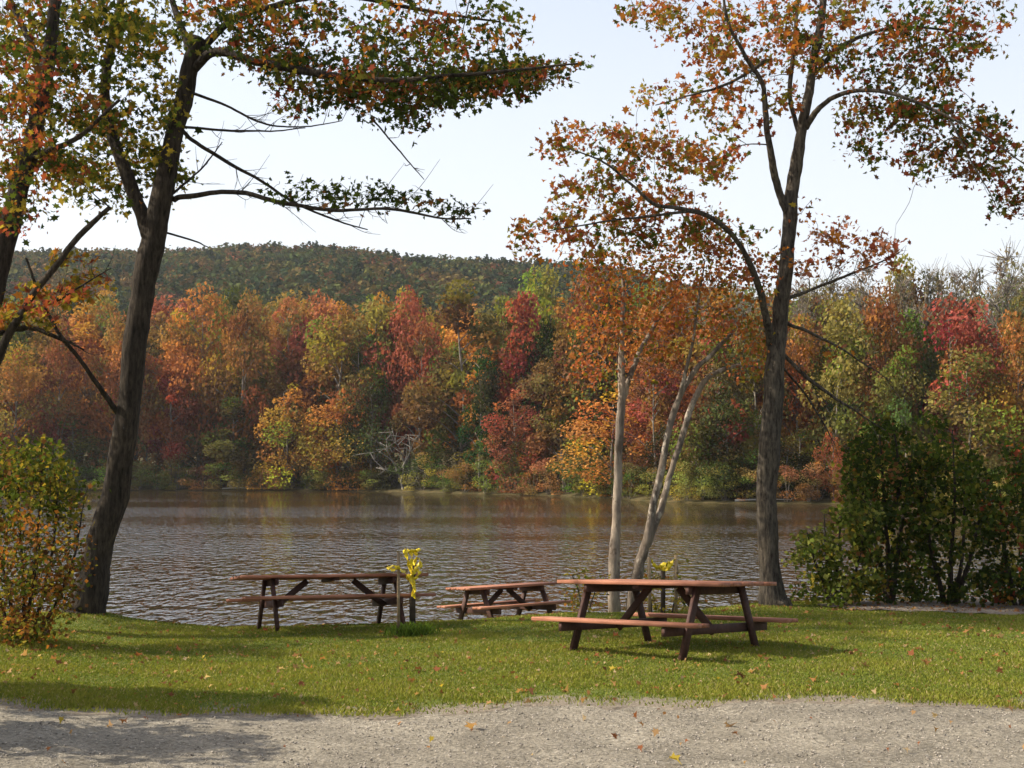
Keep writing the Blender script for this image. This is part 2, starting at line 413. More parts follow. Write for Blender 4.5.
tag(mesh_np('fallen_leaves', V, Fq, M_LEAF, col=np.repeat(col, 12, 0)), 'dry brown and orange leaves scattered over lawn and gravel', 'fallen leaves', kind='stuff')

# loose stones on the gravel
n = 26000
Y = 7.2 + 3.9 * R.random(n); X = (R.random(n) * 1100 - 40 - 512) / F * Y
ok = Y < lawn_edge(X) - .02; X, Y = X[ok], Y[ok]; n = len(X)
sz = .0028 + .0085 * R.random(n) ** 3
cz = ground_z(X, Y) + .012 * np.sin(9 * X + 2 * np.sin(5 * Y)) * np.sin(8 * Y + X) + .01 * np.sin(23 * X + Y) * np.sin(21 * Y)
oct_ = np.array([[1, 0, 0], [-1, 0, 0], [0, 1, 0], [0, -1, 0], [0, 0, .7], [0, 0, -.7]])
V = (np.stack([X, Y, cz], -1)[:, None] + oct_[None] * sz[:, None, None] * (.6 + .8 * R.random((n, 6, 1)))).reshape(-1, 3)
fo = np.array([[0, 2, 4], [2, 1, 4], [1, 3, 4], [3, 0, 4], [2, 0, 5], [1, 2, 5], [3, 1, 5], [0, 3, 5]])
Fq = (np.arange(n)[:, None, None] * 6 + fo[None]).reshape(-1, 3)
g = (.14 + .40 * R.random(n))[:, None] * np.array([1, .9, .78])
tag(mesh_np('gravel', V, Fq, M_GRASS, col=np.repeat(g, 6, 0)), 'loose pale stones and grit covering the ground in front of the lawn', 'gravel', kind='stuff')

# ------------------------------------------------------------------ lake
m, nt_, ns, ls = new_mat('lake_water')
out = N(ns, 'ShaderNodeOutputMaterial'); b = N(ns, 'ShaderNodeBsdfPrincipled')
b.inputs['Base Color'].default_value = (.03, .02, .01, 1); b.inputs['Roughness'].default_value = .02; b.inputs['IOR'].default_value = 1.55
tc = N(ns, 'ShaderNodeTexCoord').outputs['Object']
n1 = noise(ns, ls, tc, 1.45, 2, .5, (1.9, .8, 1)); n2 = noise(ns, ls, tc, 4.2, 2, .55, (1.2, .8, 1))
n3 = noise(ns, ls, tc, .05, 3, .5, (.35, 1.5, 1)); 
r3 = ramp(ns, [(.40, (.45, .45, .45)), (.58, (1, 1, 1))]); ls.new(n3, r3.inputs[0])
mm = N(ns, 'ShaderNodeMath', op='MULTIPLY_ADD'); ls.new(n2, mm.inputs[0]); mm.inputs[1].default_value = .15; ls.new(n1, mm.inputs[2])
bp = N(ns, 'ShaderNodeBump'); bp.inputs['Distance'].default_value = .25
ls.new(r3.outputs[0], bp.inputs['Strength']); ls.new(mm.outputs[0], bp.inputs['Height']); ls.new(bp.outputs[0], b.inputs['Normal'])
ls.new(b.outputs[0], out.inputs[0]); M_WATER = m
V, Fq = grid(np.linspace(-420, 420, 15), np.array([17, 60, 130, 200, 260.]), lambda X, Y: X * 0)
struct(mesh_np('lake', V, Fq, M_WATER))

# ------------------------------------------------------------------ far bank and hill
pxs = np.concatenate([np.linspace(-2500, -500, 16), np.linspace(-400, 1400, 110), np.linspace(1500, 3000, 12)])
off = np.concatenate([[-6, -2, -.6, 0, .6, 2, 5, 12, 25, 45, 70, 100], np.linspace(140, 560, 34), [700, 1000, 1600, 2600]])
PX, O = np.meshgrid(pxs, off)
DD = np.interp(PX, SHP[:, 0], SHP[:, 1]) + O
V = np.stack([(PX - 512) / F * DD, DD, far_z(PX, DD)], -1).reshape(-1, 3); nx = len(pxs)
i = np.arange(len(off) - 1)[:, None] * nx + np.arange(nx - 1)[None]
M_LITTER = soil_mat('forest_floor', [(.35, (.03, .03, .012)), (.5, (.06, .05, .02)), (.7, (.11, .075, .035))], .8, .6, .3)
struct(mesh_np('hill', V, np.stack([i, i + 1, i + nx + 1, i + nx], -1).reshape(-1, 4), M_LITTER, smooth_=True))

# wooded hill: one mass of crowns
M_MASS = leaf_mat('hill_leaf', .15)
nC = 5200
px = R.random(nC) * 1500 - 250; D = 300 + 385 * R.random(nC) ** .75
cw = 3.2 + 2.8 * R.random(nC); ch = cw * (.9 + .5 * R.random(nC))
base = np.stack([(px - 512) / F * D, D, far_z(px, D)], -1)
k = 70
d = R.normal(size=(nC, k, 3)); d[..., 2] = np.abs(d[..., 2]) * 1.1 - .25; d /= np.linalg.norm(d, axis=2)[..., None]
rr = (.75 + .3 * R.random((nC, k, 1)))
cone = (R.random(nC) < .13)
cen = base[:, None] + np.array([0, 0, 5.0]) + d * rr * np.stack([cw, cw, ch], -1)[:, None]
hgt = np.clip((cen[..., 2] - base[:, None, 2] - 4) / 9, 0, 1)
for ax in (0, 1):
    cen[cone, :, ax] = base[cone][:, None, ax] + (cen[cone, :, ax] - base[cone][:, None, ax]) * (1 - hgt[cone]) * .8
cen[cone, :, 2] = base[cone][:, None, 2] + (cen[cone, :, 2] - base[cone][:, None, 2]) * 1.12
V, Fq = leaf_geo(cen.reshape(-1, 3), 1.7, up=.6, nrm=d.reshape(-1, 3) * 1.2)
pal = [[.045, .062, .02, 4.5], [.065, .075, .022, 3], [.10, .075, .025, 2], [.12, .07, .028, 1.2], [.13, .055, .03, .4], [.03, .05, .022, 2.5], [.09, .09, .025, 1.5]]
cc = pick(pal, nC); cc[cone] = (.022, .04, .018)
lowr = smooth(620, 500, D); 
pt = np.sin(px * .011 + 1.3 * np.sin(D * .02)) * np.sin(D * .031 + px * .006) + .5 * R.normal(size=nC)
hot = (pt > .65) & ~cone; cc[hot] = pick([[.12, .075, .03, 3], [.12, .09, .03, 3], [.14, .06, .03, 1]], int(hot.sum()))
cc = cc * (.75 + .45 * R.random((nC, 1)))
col = np.repeat(cc, k * 4, 0) * np.repeat(.8 + .4 * R.random((nC * k, 1)), 4, 0)
tag(mesh_np('hill_forest', V, Fq, M_MASS, col=col), 'distant wooded hill of mixed green and rust treetops along the skyline', 'forest', kind='stuff')

# ------------------------------------------------------------------ far shore trees
def far_variant(seed, kind):
    """crown mesh and trunk mesh of a tree 20 m tall (kinds: round, tall, low, bare, spire, shrub)"""
    r = np.random.default_rng(seed); H = 20.0
    prm = dict(round=(.16, .30, 4300, .44), tall=(.24, .21, 3600, .42), low=(.03, .34, 4200, .43), bare=(.34, .24, 1300, .36), spire=(.08, .15, 2200, .5), shrub=(.0, .45, 1700, .6))[kind]
    cb, cr, nl, ls_ = prm
    T = Tubes(); ln = r.normal(size=2) * .5
    zs = np.linspace(-.8, H * .93, 9)
    tp = np.stack([ln[0] * (zs / H) ** 2 + .2 * np.sin(zs * .4 + seed), ln[1] * (zs / H) ** 2 + .2 * np.cos(zs * .37), zs], -1)
    if kind != 'shrub': T.add(tp, np.linspace(.30, .05, 9), 6)
    lob = []
    nlob = dict(round=24, tall=22, low=22, bare=12, spire=16, shrub=10)[kind]
    for q in range(nlob):
        t = (q + r.random()) / nlob; z = H * (cb + (1 - cb) * t)
        prof = (1 - t) ** .9 * .95 + .08 if kind == 'spire' else (math.sin(math.pi * min(1, .22 + .78 * t)) ** .7 + .1)
        a = r.random() * 6.28 + q * 2.4; rad = H * cr * prof * (.25 + .75 * r.random())
        c = np.array([math.cos(a) * rad, math.sin(a) * rad, z])
        s = H * cr * (.24 + .34 * r.random()) * (.6 + .4 * prof)
        lob.append((c, s))
        if kind == 'shrub':
            T.add(curve([[c[0] * .1, c[1] * .1, -.5], [c[0] * .5, c[1] * .5, z * .5], c], 3), np.linspace(.12, .03, 7), 4)
        else:
            b0 = np.array([np.interp(max(z - rad * .7, 2), zs, tp[:, 0]), np.interp(max(z - rad * .7, 2), zs, tp[:, 1]), max(z - rad * .7, 2)])
            T.add(curve([b0, (b0 + c) / 2 + [0, 0, .1 * rad], c], 3), np.linspace(.11, .03, 7), 4)
            if kind == 'bare':
                for _ in range(34):
                    e = c + r.normal(size=3) * s * np.array([.95, .95, .6]) + [0, 0, s * .35]
                    T.add(np.array([b0 + (c - b0) * r.uniform(.3, 1), (c + e) / 2 + r.normal(size=3) * .2, e]), [.045, .034, .018], 3)
    wts = np.array([s ** 2 for c, s in lob]); wts /= wts.sum()
    li = r.choice(nlob, nl, p=wts)
    cc = np.array([lob[i][0] for i in li]); ss = np.array([lob[i][1] for i in li])
    d = r.normal(size=(nl, 3)); d /= np.linalg.norm(d, axis=1)[:, None]
    cen = cc + d * (ss * (.55 + .6 * r.random(nl) ** .7))[:, None] * np.array([1, 1, .75])
    cen[:, 2] = np.maximum(cen[:, 2], .1)
    V, Fq = leaf_geo(cen, ls_, up=.5, rng=r, nrm=d * .8, long=1.25)
    lobc = .75 + .5 * r.random((nlob, 1)) + .22 * r.normal(size=(nlob, 3)) * np.array([.5, .6, .3])
    turn = r.random(nlob) < .28; lobc[turn] *= np.array([.72, 1.05, .85]); turn = r.random(nlob) < .18; lobc[turn] *= np.array([1.2, 1.25, .8])
    col = np.clip(lobc[li] * (.75 + .5 * r.random((nl, 1))), .2, 2)
    me_c = mesh_np('crown', V, Fq, M_FAR, col=np.repeat(col, 4, 0)); me_t = T.build('trunk', M_FBARK)
    a, b_ = me_c.data, me_t.data
    bpy.data.objects.remove(me_c); bpy.data.objects.remove(me_t)
    return a, b_
VAR = {}
for kd, cnt in (('round', 6), ('tall', 5), ('low', 4), ('bare', 4), ('spire', 2), ('shrub', 5)):
    VAR[kd] = [far_variant(100 * len(kd) + q + 7 * ord(kd[0]), kd) for q in range(cnt)]

ORANGE, RUST, RED, PINK, CRIM = (.36, .14, .03), (.24, .11, .03), (.27, .075, .032), (.33, .11, .05), (.25, .05, .035)
YELLOW, GOLD, LIME, OLIVE, GREEN, DARK = (.46, .26, .03), (.46, .21, .03), (.27, .23, .04), (.18, .15, .035), (.115, .12, .03), (.06, .062, .02)
BROWN, GREY, TAN = (.22, .10, .04), (.21, .125, .095), (.32, .24, .11)
def ray_point(px, D): return (px - 512) / F * D
def far_tree(name, px, top, wpx, kind, colr, D=None, label=None, cat='tree', group=None, dz=0.0, dD=None, bot=None):
    s = float(np.interp(px, SHP[:, 0], SHP[:, 1]))
    if D is None: D = s + (dD if dD is not None else 6)
    X = ray_point(px, D); z0 = float(far_z(px, D)) + dz
    ztop = (YH - top) / F * D + CZ
    h = ztop - z0
    cr = dict(round=.30, tall=.21, low=.34, bare=.23, spire=.16, shrub=.5)[kind]
    wm = wpx * 1.2 / F * D
    sz = h / 20.4; sx = wm / (2 * cr * 20 * 1.12)
    me = VAR[kind][int(R.integers(len(VAR[kind])))]
    t = thing(name, label, cat, (X, D, z0), R.random() * 6.28, group)
    t.scale = (sx, sx, sz)
    c = bpy.data.objects.new('crown' if kind != 'shrub' else 'foliage', me[0]); C.objects.link(c); c.parent = t
    v = .72 + .2 * R.random(); lu = sum(colr) / 3; c.color = tuple((x * .87 + lu * .13) * v * 1.12 for x in colr) + (1,)
    k = bpy.data.objects.new('trunk' if kind != 'shrub' else 'stem', me[1]); C.objects.link(k); k.parent = t
    return t

# named trees: kind, pixel column, crown top, crown width, colour, metres behind the shoreline, label
NAMED = [
 ('maple_tree', 200, 292, 74, 'round', ORANGE, 8, 'tall orange maple just right of the leaning dark trunk, its top against the green hill'),
 ('maple_tree', 243, 304, 62, 'round', RUST, 5, 'rust brown maple between the tall orange maple and the pinkish red one'),
 ('maple_tree', 286, 300, 46, 'tall', PINK, 9, 'slim pinkish red maple standing above the yellow trees'),
 ('maple_tree', 318, 296, 60, 'round', (.37, .115, .05), 12, 'salmon orange maple right of the slim pinkish red maple'),
 ('broadleaf_tree', 338, 316, 84, 'round', (.27, .165, .03), 4, 'olive yellow broadleaf tree rising behind the two yellow shore trees'),
 ('broadleaf_tree', 376, 302, 56, 'tall', OLIVE, 9, 'drab olive tree under the scarlet topped maple'),
 ('maple_tree', 410, 292, 54, 'round', (.36, .085, .045), 14, 'scarlet topped maple above the grey driftwood snag'),
 ('maple_tree', 420, 325, 42, 'tall', RED, 8, 'small deep red maple just below the scarlet topped one'),
 ('birch_tree', 287, 384, 66, 'low', YELLOW, 1.5, 'bright yellow birch left of the low golden tree at the water'),
 ('birch_tree', 338, 398, 66, 'low', GOLD, 1, 'low golden tree hanging over the water left of the driftwood snag'),
 ('broadleaf_tree', 372, 378, 56, 'low', DARK, 2.5, 'very dark green tree between the golden tree and the driftwood snag'),
 ('broadleaf_tree', 462, 286, 76, 'tall', (.18, .12, .035), 8, 'tall olive brown tree left of the crimson maple'),
 ('maple_tree', 524, 293, 54, 'tall', CRIM, 11, 'crimson maple in front of the lime green tree'),
 ('poplar_tree', 548, 266, 74, 'round', LIME, 24, 'lime green tree topping the skyline between the hill and the orange birches'),
 ('maple_tree', 600, 268, 80, 'round', (.25, .08, .035), 16, 'brick red maple on the skyline right of the lime green tree'),
 ('maple_tree', 516, 392, 62, 'low', (.30, .08, .05), 2.5, 'low pinkish red maple on the bank below the crimson maple'),
 ('maple_tree', 612, 394, 96, 'low', (.45, .20, .03), 1.5, 'glowing golden orange tree on the bank behind the pale trunks'),
 ('broadleaf_tree', 480, 350, 42, 'tall', (.05, .06, .02), 3, 'dark green slender tree left of the low pinkish red maple'),
 ('broadleaf_tree', 562, 335, 56, 'tall', BROWN, 5, 'brown half bare tree between the crimson maple and the golden orange tree'),
 ('maple_tree', 655, 360, 60, 'round', (.24, .075, .04), 6, 'dull brick red tree behind the curved pale trunks'),
 ('maple_tree', 952, 300, 82, 'round', (.32, .065, .045), 7, 'rose red maple above the dark bushes near the right edge'),
 ('broadleaf_tree', 968, 352, 84, 'round', OLIVE, 3, 'olive green tree right below the rose red maple'),
 ('maple_tree', 1018, 318, 60, 'round', ORANGE, 5, 'orange maple cut by the right edge of the picture'),
 ('broadleaf_tree', 838, 300, 74, 'round', (.25, .19, .04), 8, 'yellow green tree just right of the tall grey trunk'),
 ('maple_tree', 886, 292, 68, 'round', (.28, .12, .035), 9, 'copper tree between the yellow green tree and the rose red maple'),
 ('broadleaf_tree', 906, 352, 62, 'round', OLIVE, 4, 'olive tree below the copper tree'),
 ('maple_tree', 832, 428, 30, 'low', (.38, .12, .04), 2, 'small bright orange sapling at the bank right of the tall grey trunk'),
 ('poplar_tree', 1006, 252, 64, 'bare', TAN, 22, 'pale straw coloured thin tree on the skyline at the right edge'),
 ('broadleaf_tree', 905, 262, 58, 'tall', (.23, .17, .06), 20, 'straw olive treetop on the skyline among the bare grey trees'),
 ('maple_tree', 122, 318, 60, 'round', (.30, .13, .035), 7, 'copper orange tree directly left of the leaning dark trunk'),
 ('maple_tree', 60, 326, 58, 'round', RED, 6, 'red maple seen under the reddish low boughs at far left'),
 ('maple_tree', 18, 348, 66, 'round', ORANGE, 4, 'orange maple behind the yellow green bush at the left edge'),
 ('maple_tree', 172, 368, 42, 'tall', (.30, .06, .035), 4, 'narrow red tree tucked against the right of the leaning trunk'),
 ('broadleaf_tree', 232, 400, 50, 'tall', GREEN, 2, 'green tree at the water left of the bright yellow birch'),
 ('broadleaf_tree', 716, 338, 74, 'round', (.13, .085, .03), 5, 'brown green tree behind the gap between pale trunks and tall grey trunk'),
 ('broadleaf_tree', 725, 400, 64, 'low', DARK, 3, 'dark green thicket tree above the reedy bank beside the tall grey trunk'),
]
for nm, px, top, wd, kd, cl, dd, lb in NAMED:
    far_tree(nm, px, top, wd, kd, cl, dD=dd, label=lb)

FILL = [(ORANGE, 'orange'), (RUST, 'rust brown'), (OLIVE, 'olive green'), (GREEN, 'mid green'), ((.32, .085, .045), 'dull red'), ((.27, .165, .03), 'ochre yellow'), (DARK, 'dark green')]
FW = np.array([3.2, 2.8, 2.4, 1.2, 1.1, 1.8, .6]); FW /= FW.sum()
def filler(px, top, wd, dd, kd):
    q = int(R.choice(len(FILL), p=FW))
    far_tree('forest_tree', px, top, wd, kd, FILL[q][0], dD=dd, label=FILL[q][1] + ' crown wedged among taller trees in the far shore forest',
             group=FILL[q][1] + ' crowns packed in the far shore forest')
for row, (dd, step, t0, jit) in enumerate([(13, 38, 330, 26), (22, 40, 306, 12), (34, 44, 300, 10), (50, 46, 297, 8)]):
    px = -120 + 15 * row
    while px < 1150:
        p = px + R.normal() * 8
        tt = t0 + R.normal() * jit * .5
        if p > 560: tt += -8 if row else 0
        if p > 830 and row >= 1: pass
        filler(p, min(tt + (12 if 430 < p < 500 else 0), 372), 52 + 18 * R.random(), dd + R.normal() * 2, ['round', 'tall', 'tall'][int(R.integers(3))])
        px += step * (.8 + .4 * R.random())
# low growth closing the view under the crowns
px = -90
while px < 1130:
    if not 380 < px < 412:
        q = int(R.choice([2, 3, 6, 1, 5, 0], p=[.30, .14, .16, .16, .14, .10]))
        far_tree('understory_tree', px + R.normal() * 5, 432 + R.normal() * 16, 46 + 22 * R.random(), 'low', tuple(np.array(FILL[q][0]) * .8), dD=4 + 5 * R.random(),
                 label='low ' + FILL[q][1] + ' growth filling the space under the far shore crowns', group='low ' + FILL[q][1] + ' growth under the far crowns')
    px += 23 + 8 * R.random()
# bare grey-brown trees on the right skyline
for px in np.concatenate([np.arange(690, 1120, 21)]):
    p = px + R.normal() * 5
    far_tree('bare_tree', p, np.interp(p, [690, 780, 850, 900, 1000, 1100], [292, 288, 272, 270, 262, 258]) + R.normal() * 5, 52, 'bare', GREY, dD=14 + 14 * R.random(),
             label='thin nearly leafless greyish brown tree on the skyline behind the rose red maple', group='nearly leafless trees on the right skyline')

# shrubs along the far waterline
SHR = [((.24, .20, .05), 'olive'), ((.33, .28, .06), 'yellow green'), ((.16, .18, .045), 'green'), ((.32, .15, .06), 'rusty'), (GREEN, 'dark green')]
px = -60
while px < 1120:
    if not 372 < px < 418:
        q = int(R.choice(5, p=[.3, .22, .25, .13, .10]))
        if 660 < px < 755: q = 1
        if 755 < px < 860: q = 3
        tp = np.interp(px, [0, 380, 470, 660, 760, 1100], [464, 461, 464, 468, 470, 464]) + R.normal() * 6
        far_tree('shrub', px + R.normal() * 4, tp, 30 + 18 * R.random(), 'shrub', SHR[q][0], dD=.6 + 1.5 * R.random(), label=SHR[q][1] + ' shrub at the foot of the forest along the far waterline', cat='shrub', group=SHR[q][1] + ' shrubs on the far waterline')
    px += 12 + 7 * R.random()

# trunks seen in the shade of the far wood come with each tree; grey dead snag leaning at the water
t = thing('dead_tree', 'bleached grey leafless snag leaning over the far waterline below the dark green tree', 'dead tree', tuple(P(402, 491, 173.4)))
o0 = np.array(t.location); T = Tubes()
for pts, r0 in (([(404, 494), (400, 478), (393, 462), (380, 452)], .35), ([(401, 482), (404, 462), (398, 445)], .22), ([(398, 472), (386, 470), (374, 460)], .2), ([(402, 468), (410, 452), (414, 440)], .18), ([(396, 466), (388, 452), (386, 440)], .14), ([(404, 488), (414, 484), (420, 478)], .16)):
    q = [P(a, b_, 173.4 + R.normal() * .8) - o0 for a, b_ in pts]
    T.add(curve(q, 4), np.linspace(r0, r0 * .25, len(curve(q, 4))) * .62, 6)
    for _ in range(7):
        e = q[int(R.integers(1, len(q)))]; T.add(np.array([e, e + R.normal(size=3) * [.8, .5, .4] + [0, 0, .7], e + R.normal(size=3) * [1.5, .8, .8] + [0, 0, 1.3]]), [.06, .045, .02], 4)
T.build('trunk', M_GREYWOOD, t)
for (x0, x1, y, D, lb) in ((222, 268, 489.5, 187.2, 'white bleached log lying at the far waterline left of the yellow birch'), (735, 790, 502.5, 114, 'white bleached log at the far waterline behind the tall grey trunk')):
    T = Tubes(); a, b_ = P(x0, y, D), P(x1, y + .3, D); a[2] = float(far_z(x0, D)) + .08; b_[2] = float(far_z(x1, D)) + .08
    T.add(curve([a, (a * .6 + b_ * .4) + [0, .3, .06], b_], 5), np.linspace(.11, .05, 11), 7, .25)
    tag(T.build('driftwood_log', plain('bleached_log', (.42, .39, .34), .95)), lb, 'log')

# ------------------------------------------------------------------ near trees
class Tree:
    def __init__(s, name, label, D, base, bark, cat='tree', rs=1.0):
        s.rs = rs
        s.D = D; s.o = P(*base, D); s.o[2] = float(ground_z(s.o[0], s.o[1]))
        s.t = thing(name, label, cat, tuple(s.o)); s.bark = bark; s.nodes = []; s.rad = []; s.lv = []; s.lc = []; s.tw = Tubes()
        s.rng = np.random.default_rng(abs(int(base[0] * 3 + base[1])))
    def stem(s, pts, name='branch', k=8, lump=.12, twig=False):
        """pts: (px, py, radius_px, depth offset); traced limbs become meshes of their own"""
        pts = [(*p, 0.0) if len(p) == 3 else p for p in pts]
        w_ = np.array([[*(P(a, b, s.D + d) - s.o), r * s.rs * (s.D + d) / F] for a, b, r, d in pts])
        c = curve(w_, 7)
        j = s.rng.normal(size=(len(c) + 4, 3)); j = sum(j[q:q + len(c)] for q in range(5)) / 2.5 * (c[:, 3:4] * .05 + .006); j[0] = 0
        p = c[:, :3] + j; r = np.maximum(c[:, 3], .004)
        T = s.tw if twig else Tubes()
        T.add(p, r, k, lump)
        if not twig: T.build(name, s.bark, s.t)
        s.nodes += list(p); s.rad += list(r)
        return p, r
    def spray(s, blobs, pal, size=.085, per=14, spread=(.24, .24, .13), tr=1.0):
        tg = []; pi = []
        for (cx, cy, rx, ry, dd, n, *mo) in blobs:
            a = s.rng.random(n) * 6.283; q = np.sqrt(s.rng.random(n))
            for x, y, d in zip(cx + rx * q * np.cos(a), cy + ry * q * np.sin(a), s.rng.normal(size=n) * dd + (mo[0] if mo else 0)):
                tg.append(P(x, y, s.D + d) - s.o)
        tg = np.array(tg); nodes = np.array(s.nodes); rad = np.array(s.rad)
        dist = np.array([np.min(((nodes - g) ** 2).sum(1)) for g in tg]); order = np.argsort(dist)
        for i in order:
            g = tg[i]; d2 = ((nodes - g) ** 2).sum(1) + 4 * np.maximum(0, nodes[:, 2] - g[2] - .3) ** 2 * 0
            j = int(np.argmin(d2)); a = nodes[j]; L = math.sqrt(d2[j])
            m1 = a + (g - a) * .4 + s.rng.normal(size=3) * .09 * L + [0, 0, .07 * L]
            m2 = a + (g - a) * .75 + s.rng.normal(size=3) * .06 * L + [0, 0, .05 * L]
            c = curve([a, m1, m2, g], 3)
            r0 = min(rad[j] * .7, .006 + .010 * L); rr = np.linspace(r0, .005, len(c))
            s.tw.add(c, rr, 4 if r0 > .009 else 3, cap=False)
            nodes = np.vstack([nodes, c[2:]]); rad = np.concatenate([rad, rr[2:]])
            n = max(1, int(s.rng.poisson(per * 1.55)))
            back = s.rng.random(n) ** 1.2 * 1.4
            cen = g + (c[-4] - g) * back[:, None] * 1.0 + s.rng.normal(size=(n, 3)) * np.array(spread) * .66
            cen[:, 2] -= .03
            s.lv.append(cen)
            base = pick(pal, 1, s.rng)[0]
            mixc = pick(pal, n, s.rng); t = (s.rng.random((n, 1)) < .6)
            s.lc.append(np.where(t, base, mixc) * (.62 + .42 * s.rng.random((n, 1))))
        s.nodes = list(nodes); s.rad = list(rad); s.size = size
    def bare(s, p, n, L):
        for _ in range(n):
            i = int(s.rng.integers(len(p) // 4, len(p) - 1)); a = p[i]; t = p[i + 1] - p[i]; t /= np.linalg.norm(t) + 1e-9
            d = t * .7 + s.rng.normal(size=3) * [.3, .4, .25] + [0, 0, s.rng.normal() * .45 + .2]; l = L * (.4 + .8 * s.rng.random())
            m1 = a + d * l * .5 + s.rng.normal(size=3) * .05 * l; e = a + d * l + [0, 0, .12 * l]
            c = curve([a, m1, e], 4); s.tw.add(c, np.linspace(.007, .0025, len(c)), 3, cap=False)
            f = c[4] + (t * .3 + s.rng.normal(size=3) * .4) * l * .45; s.tw.add(np.array([c[4], (c[4] + f) / 2 + [0, 0, .03 * l], f]), [.004, .003, .002], 3, cap=False)
            s.nodes += list(c); s.rad += [.006] * len(c)
    def leaves(s, size, name='crown', star=True):
        cen = np.concatenate(s.lv); col = np.concatenate(s.lc)
        V, Fq = maple_geo(cen, size * 1.12, up=.3, rng=s.rng) if star else leaf_geo(cen, size, up=.3, rng=s.rng)
        s.lv, s.lc = [], []
        return mesh_np(name, V, Fq, M_LEAF, s.t, col=np.repeat(col, 12 if star else 4, 0))
    def twigs(s, name='twigs'):
        if s.tw.V: s.tw.build(name, s.bark, s.t)

G_ = (.075, .105, .018); OL = (.17, .155, .028); YL = (.30, .23, .035); OR = (.36, .145, .03); RD = (.28, .07, .035); DG = (.04, .06, .016); BRN = (.17, .08, .03); PK = (.40, .17, .10)
def pal(*a): return [[*c, w_] for c, w_ in a]

# leaning tree at the left
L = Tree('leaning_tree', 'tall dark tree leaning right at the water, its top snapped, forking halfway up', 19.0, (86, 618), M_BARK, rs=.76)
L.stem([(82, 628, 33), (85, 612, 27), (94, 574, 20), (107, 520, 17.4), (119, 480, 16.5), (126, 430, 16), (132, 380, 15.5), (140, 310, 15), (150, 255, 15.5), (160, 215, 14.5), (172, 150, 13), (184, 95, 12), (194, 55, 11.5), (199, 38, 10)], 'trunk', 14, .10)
L.stem([(150, 238, 10), (140, 210, 9, .1), (125, 172, 8.5, .25), (112, 135, 8, .4), (105, 100, 7, .5), (110, 55, 6, .6), (120, 5, 5, .7), (128, -60, 4, .8), (140, -140, 2.5, 1)])
L.stem([(192, 70, 7), (215, 52, 6, -.2), (260, 62, 5.2, -.5), (320, 74, 4.5, -.8), (385, 80, 3.6, -1), (450, 76, 2.8, -1.2), (520, 70, 2, -1.3), (578, 64, 1, -1.4)])
L.stem([(194, 60, 6), (225, 25, 5, .4), (275, 5, 4.4, .6), (340, -4, 3.5, .8), (420, 10, 2.4, 1), (500, 22, 1.2, 1)])
L.stem([(190, 50, 5), (175, 10, 4.5, .6), (165, -50, 3.8, 1), (175, -140, 2, 1.2)])
_p, _ = L.stem([(174, 200, 4.2), (200, 194, 3.4, -.2), (240, 192, 3, -.4), (285, 203, 2.8, -.6), (335, 211, 2.4, -.7), (390, 209, 2, -.8), (435, 217, 1.4, -.9), (472, 219, .8, -.9)]); L.bare(_p, 34, 0.55)
_p, _ = L.stem([(176, 122, 2.8), (192, 140, 2.6), (225, 160, 2.3, .2), (265, 184, 2, .3), (300, 206, 1.7, .4), (335, 220, 1.3, .5), (368, 230, .7, .5)]); L.bare(_p, 16, 0.5)
_p, _ = L.stem([(176, 126, 2, 0), (225, 130, 1.7), (265, 131, 1.3), (305, 128, .7)], 'branch', 5); L.bare(_p, 9, 0.4)
_p, _ = L.stem([(184, 90, 2.4), (225, 105, 1.9, .3), (262, 122, 1.5, .4), (300, 127, 1, .5), (342, 121, .6, .5)], 'branch', 5); L.bare(_p, 9, 0.5)
L.stem([(156, 230, 1.6), (192, 240, 1.1), (208, 247, .7)], 'branch', 4)
_p, _ = L.stem([(372, 118, 1.4, -.8), (388, 138, 1.1, -.8), (405, 158, .9, -.8), (424, 180, .5, -.8)], 'branch', 4); L.bare(_p, 4, 0.3)
_p, _ = L.stem([(164, 200, 2), (195, 175, 1.5), (210, 158, 1.1, .2), (222, 142, .6, .3)], 'branch', 4); L.bare(_p, 5, 0.4)
L.stem([(136, 355, 4), (116, 402, 3.4, -.3), (84, 362, 3, -.5), (58, 330, 2.7, -.6), (40, 296, 2.2, -.7), (26, 258, 1.4, -.8)], 'branch', 6) if False else L.stem([(120, 415, 4), (100, 388, 3.4, -.3), (80, 360, 3, -.5), (58, 332, 2.7, -.6), (40, 296, 2.2, -.7), (26, 258, 1.4, -.8)], 'branch', 6)
dark = pal((DG, 4), (G_, 4), (OL, 2), (OR, .9), (RD, 1.1), (BRN, 1.4))
L.spray([(265, 48, 50, 22, .6, 34), (325, 72, 66, 24, .7, 62), (390, 90, 66, 19, .7, 62), (440, 80, 70, 24, .7, 84), (505, 76, 45, 18, .5, 50), (552, 64, 32, 9, .4, 16), (400, 116, 26, 12, .4, 10), (310, 104, 40, 10, .5, 10), (240, 30, 30, 20, .6, 8)], dark, per=12)
L.spray([(300, 22, 80, 18, .8, 34), (395, 35, 60, 20, .8, 32), (470, 30, 48, 20, .7, 22), (500, 10, 22, 10, .4, 5), (240, 5, 60, 14, .8, 22), (400, -25, 110, 22, .9, 50), (260, -40, 110, 30, .9, 50)], pal((DG, 3), (G_, 4), (OL, 3), (OR, 2.2), (RD, 1.6), (YL, .6)), per=13)
L.spray([(300, 190, 36, 12, .5, 22), (355, 192, 42, 11, .5, 26), (415, 200, 40, 9, .5, 22), (455, 210, 20, 7, .4, 9)], pal((DG, 5), (G_, 3), (BRN, 1)), per=4, spread=(.2, .2, .1))
ol = pal((OL, 4), (G_, 4), (YL, 2), (DG, 2), (OR, .8))
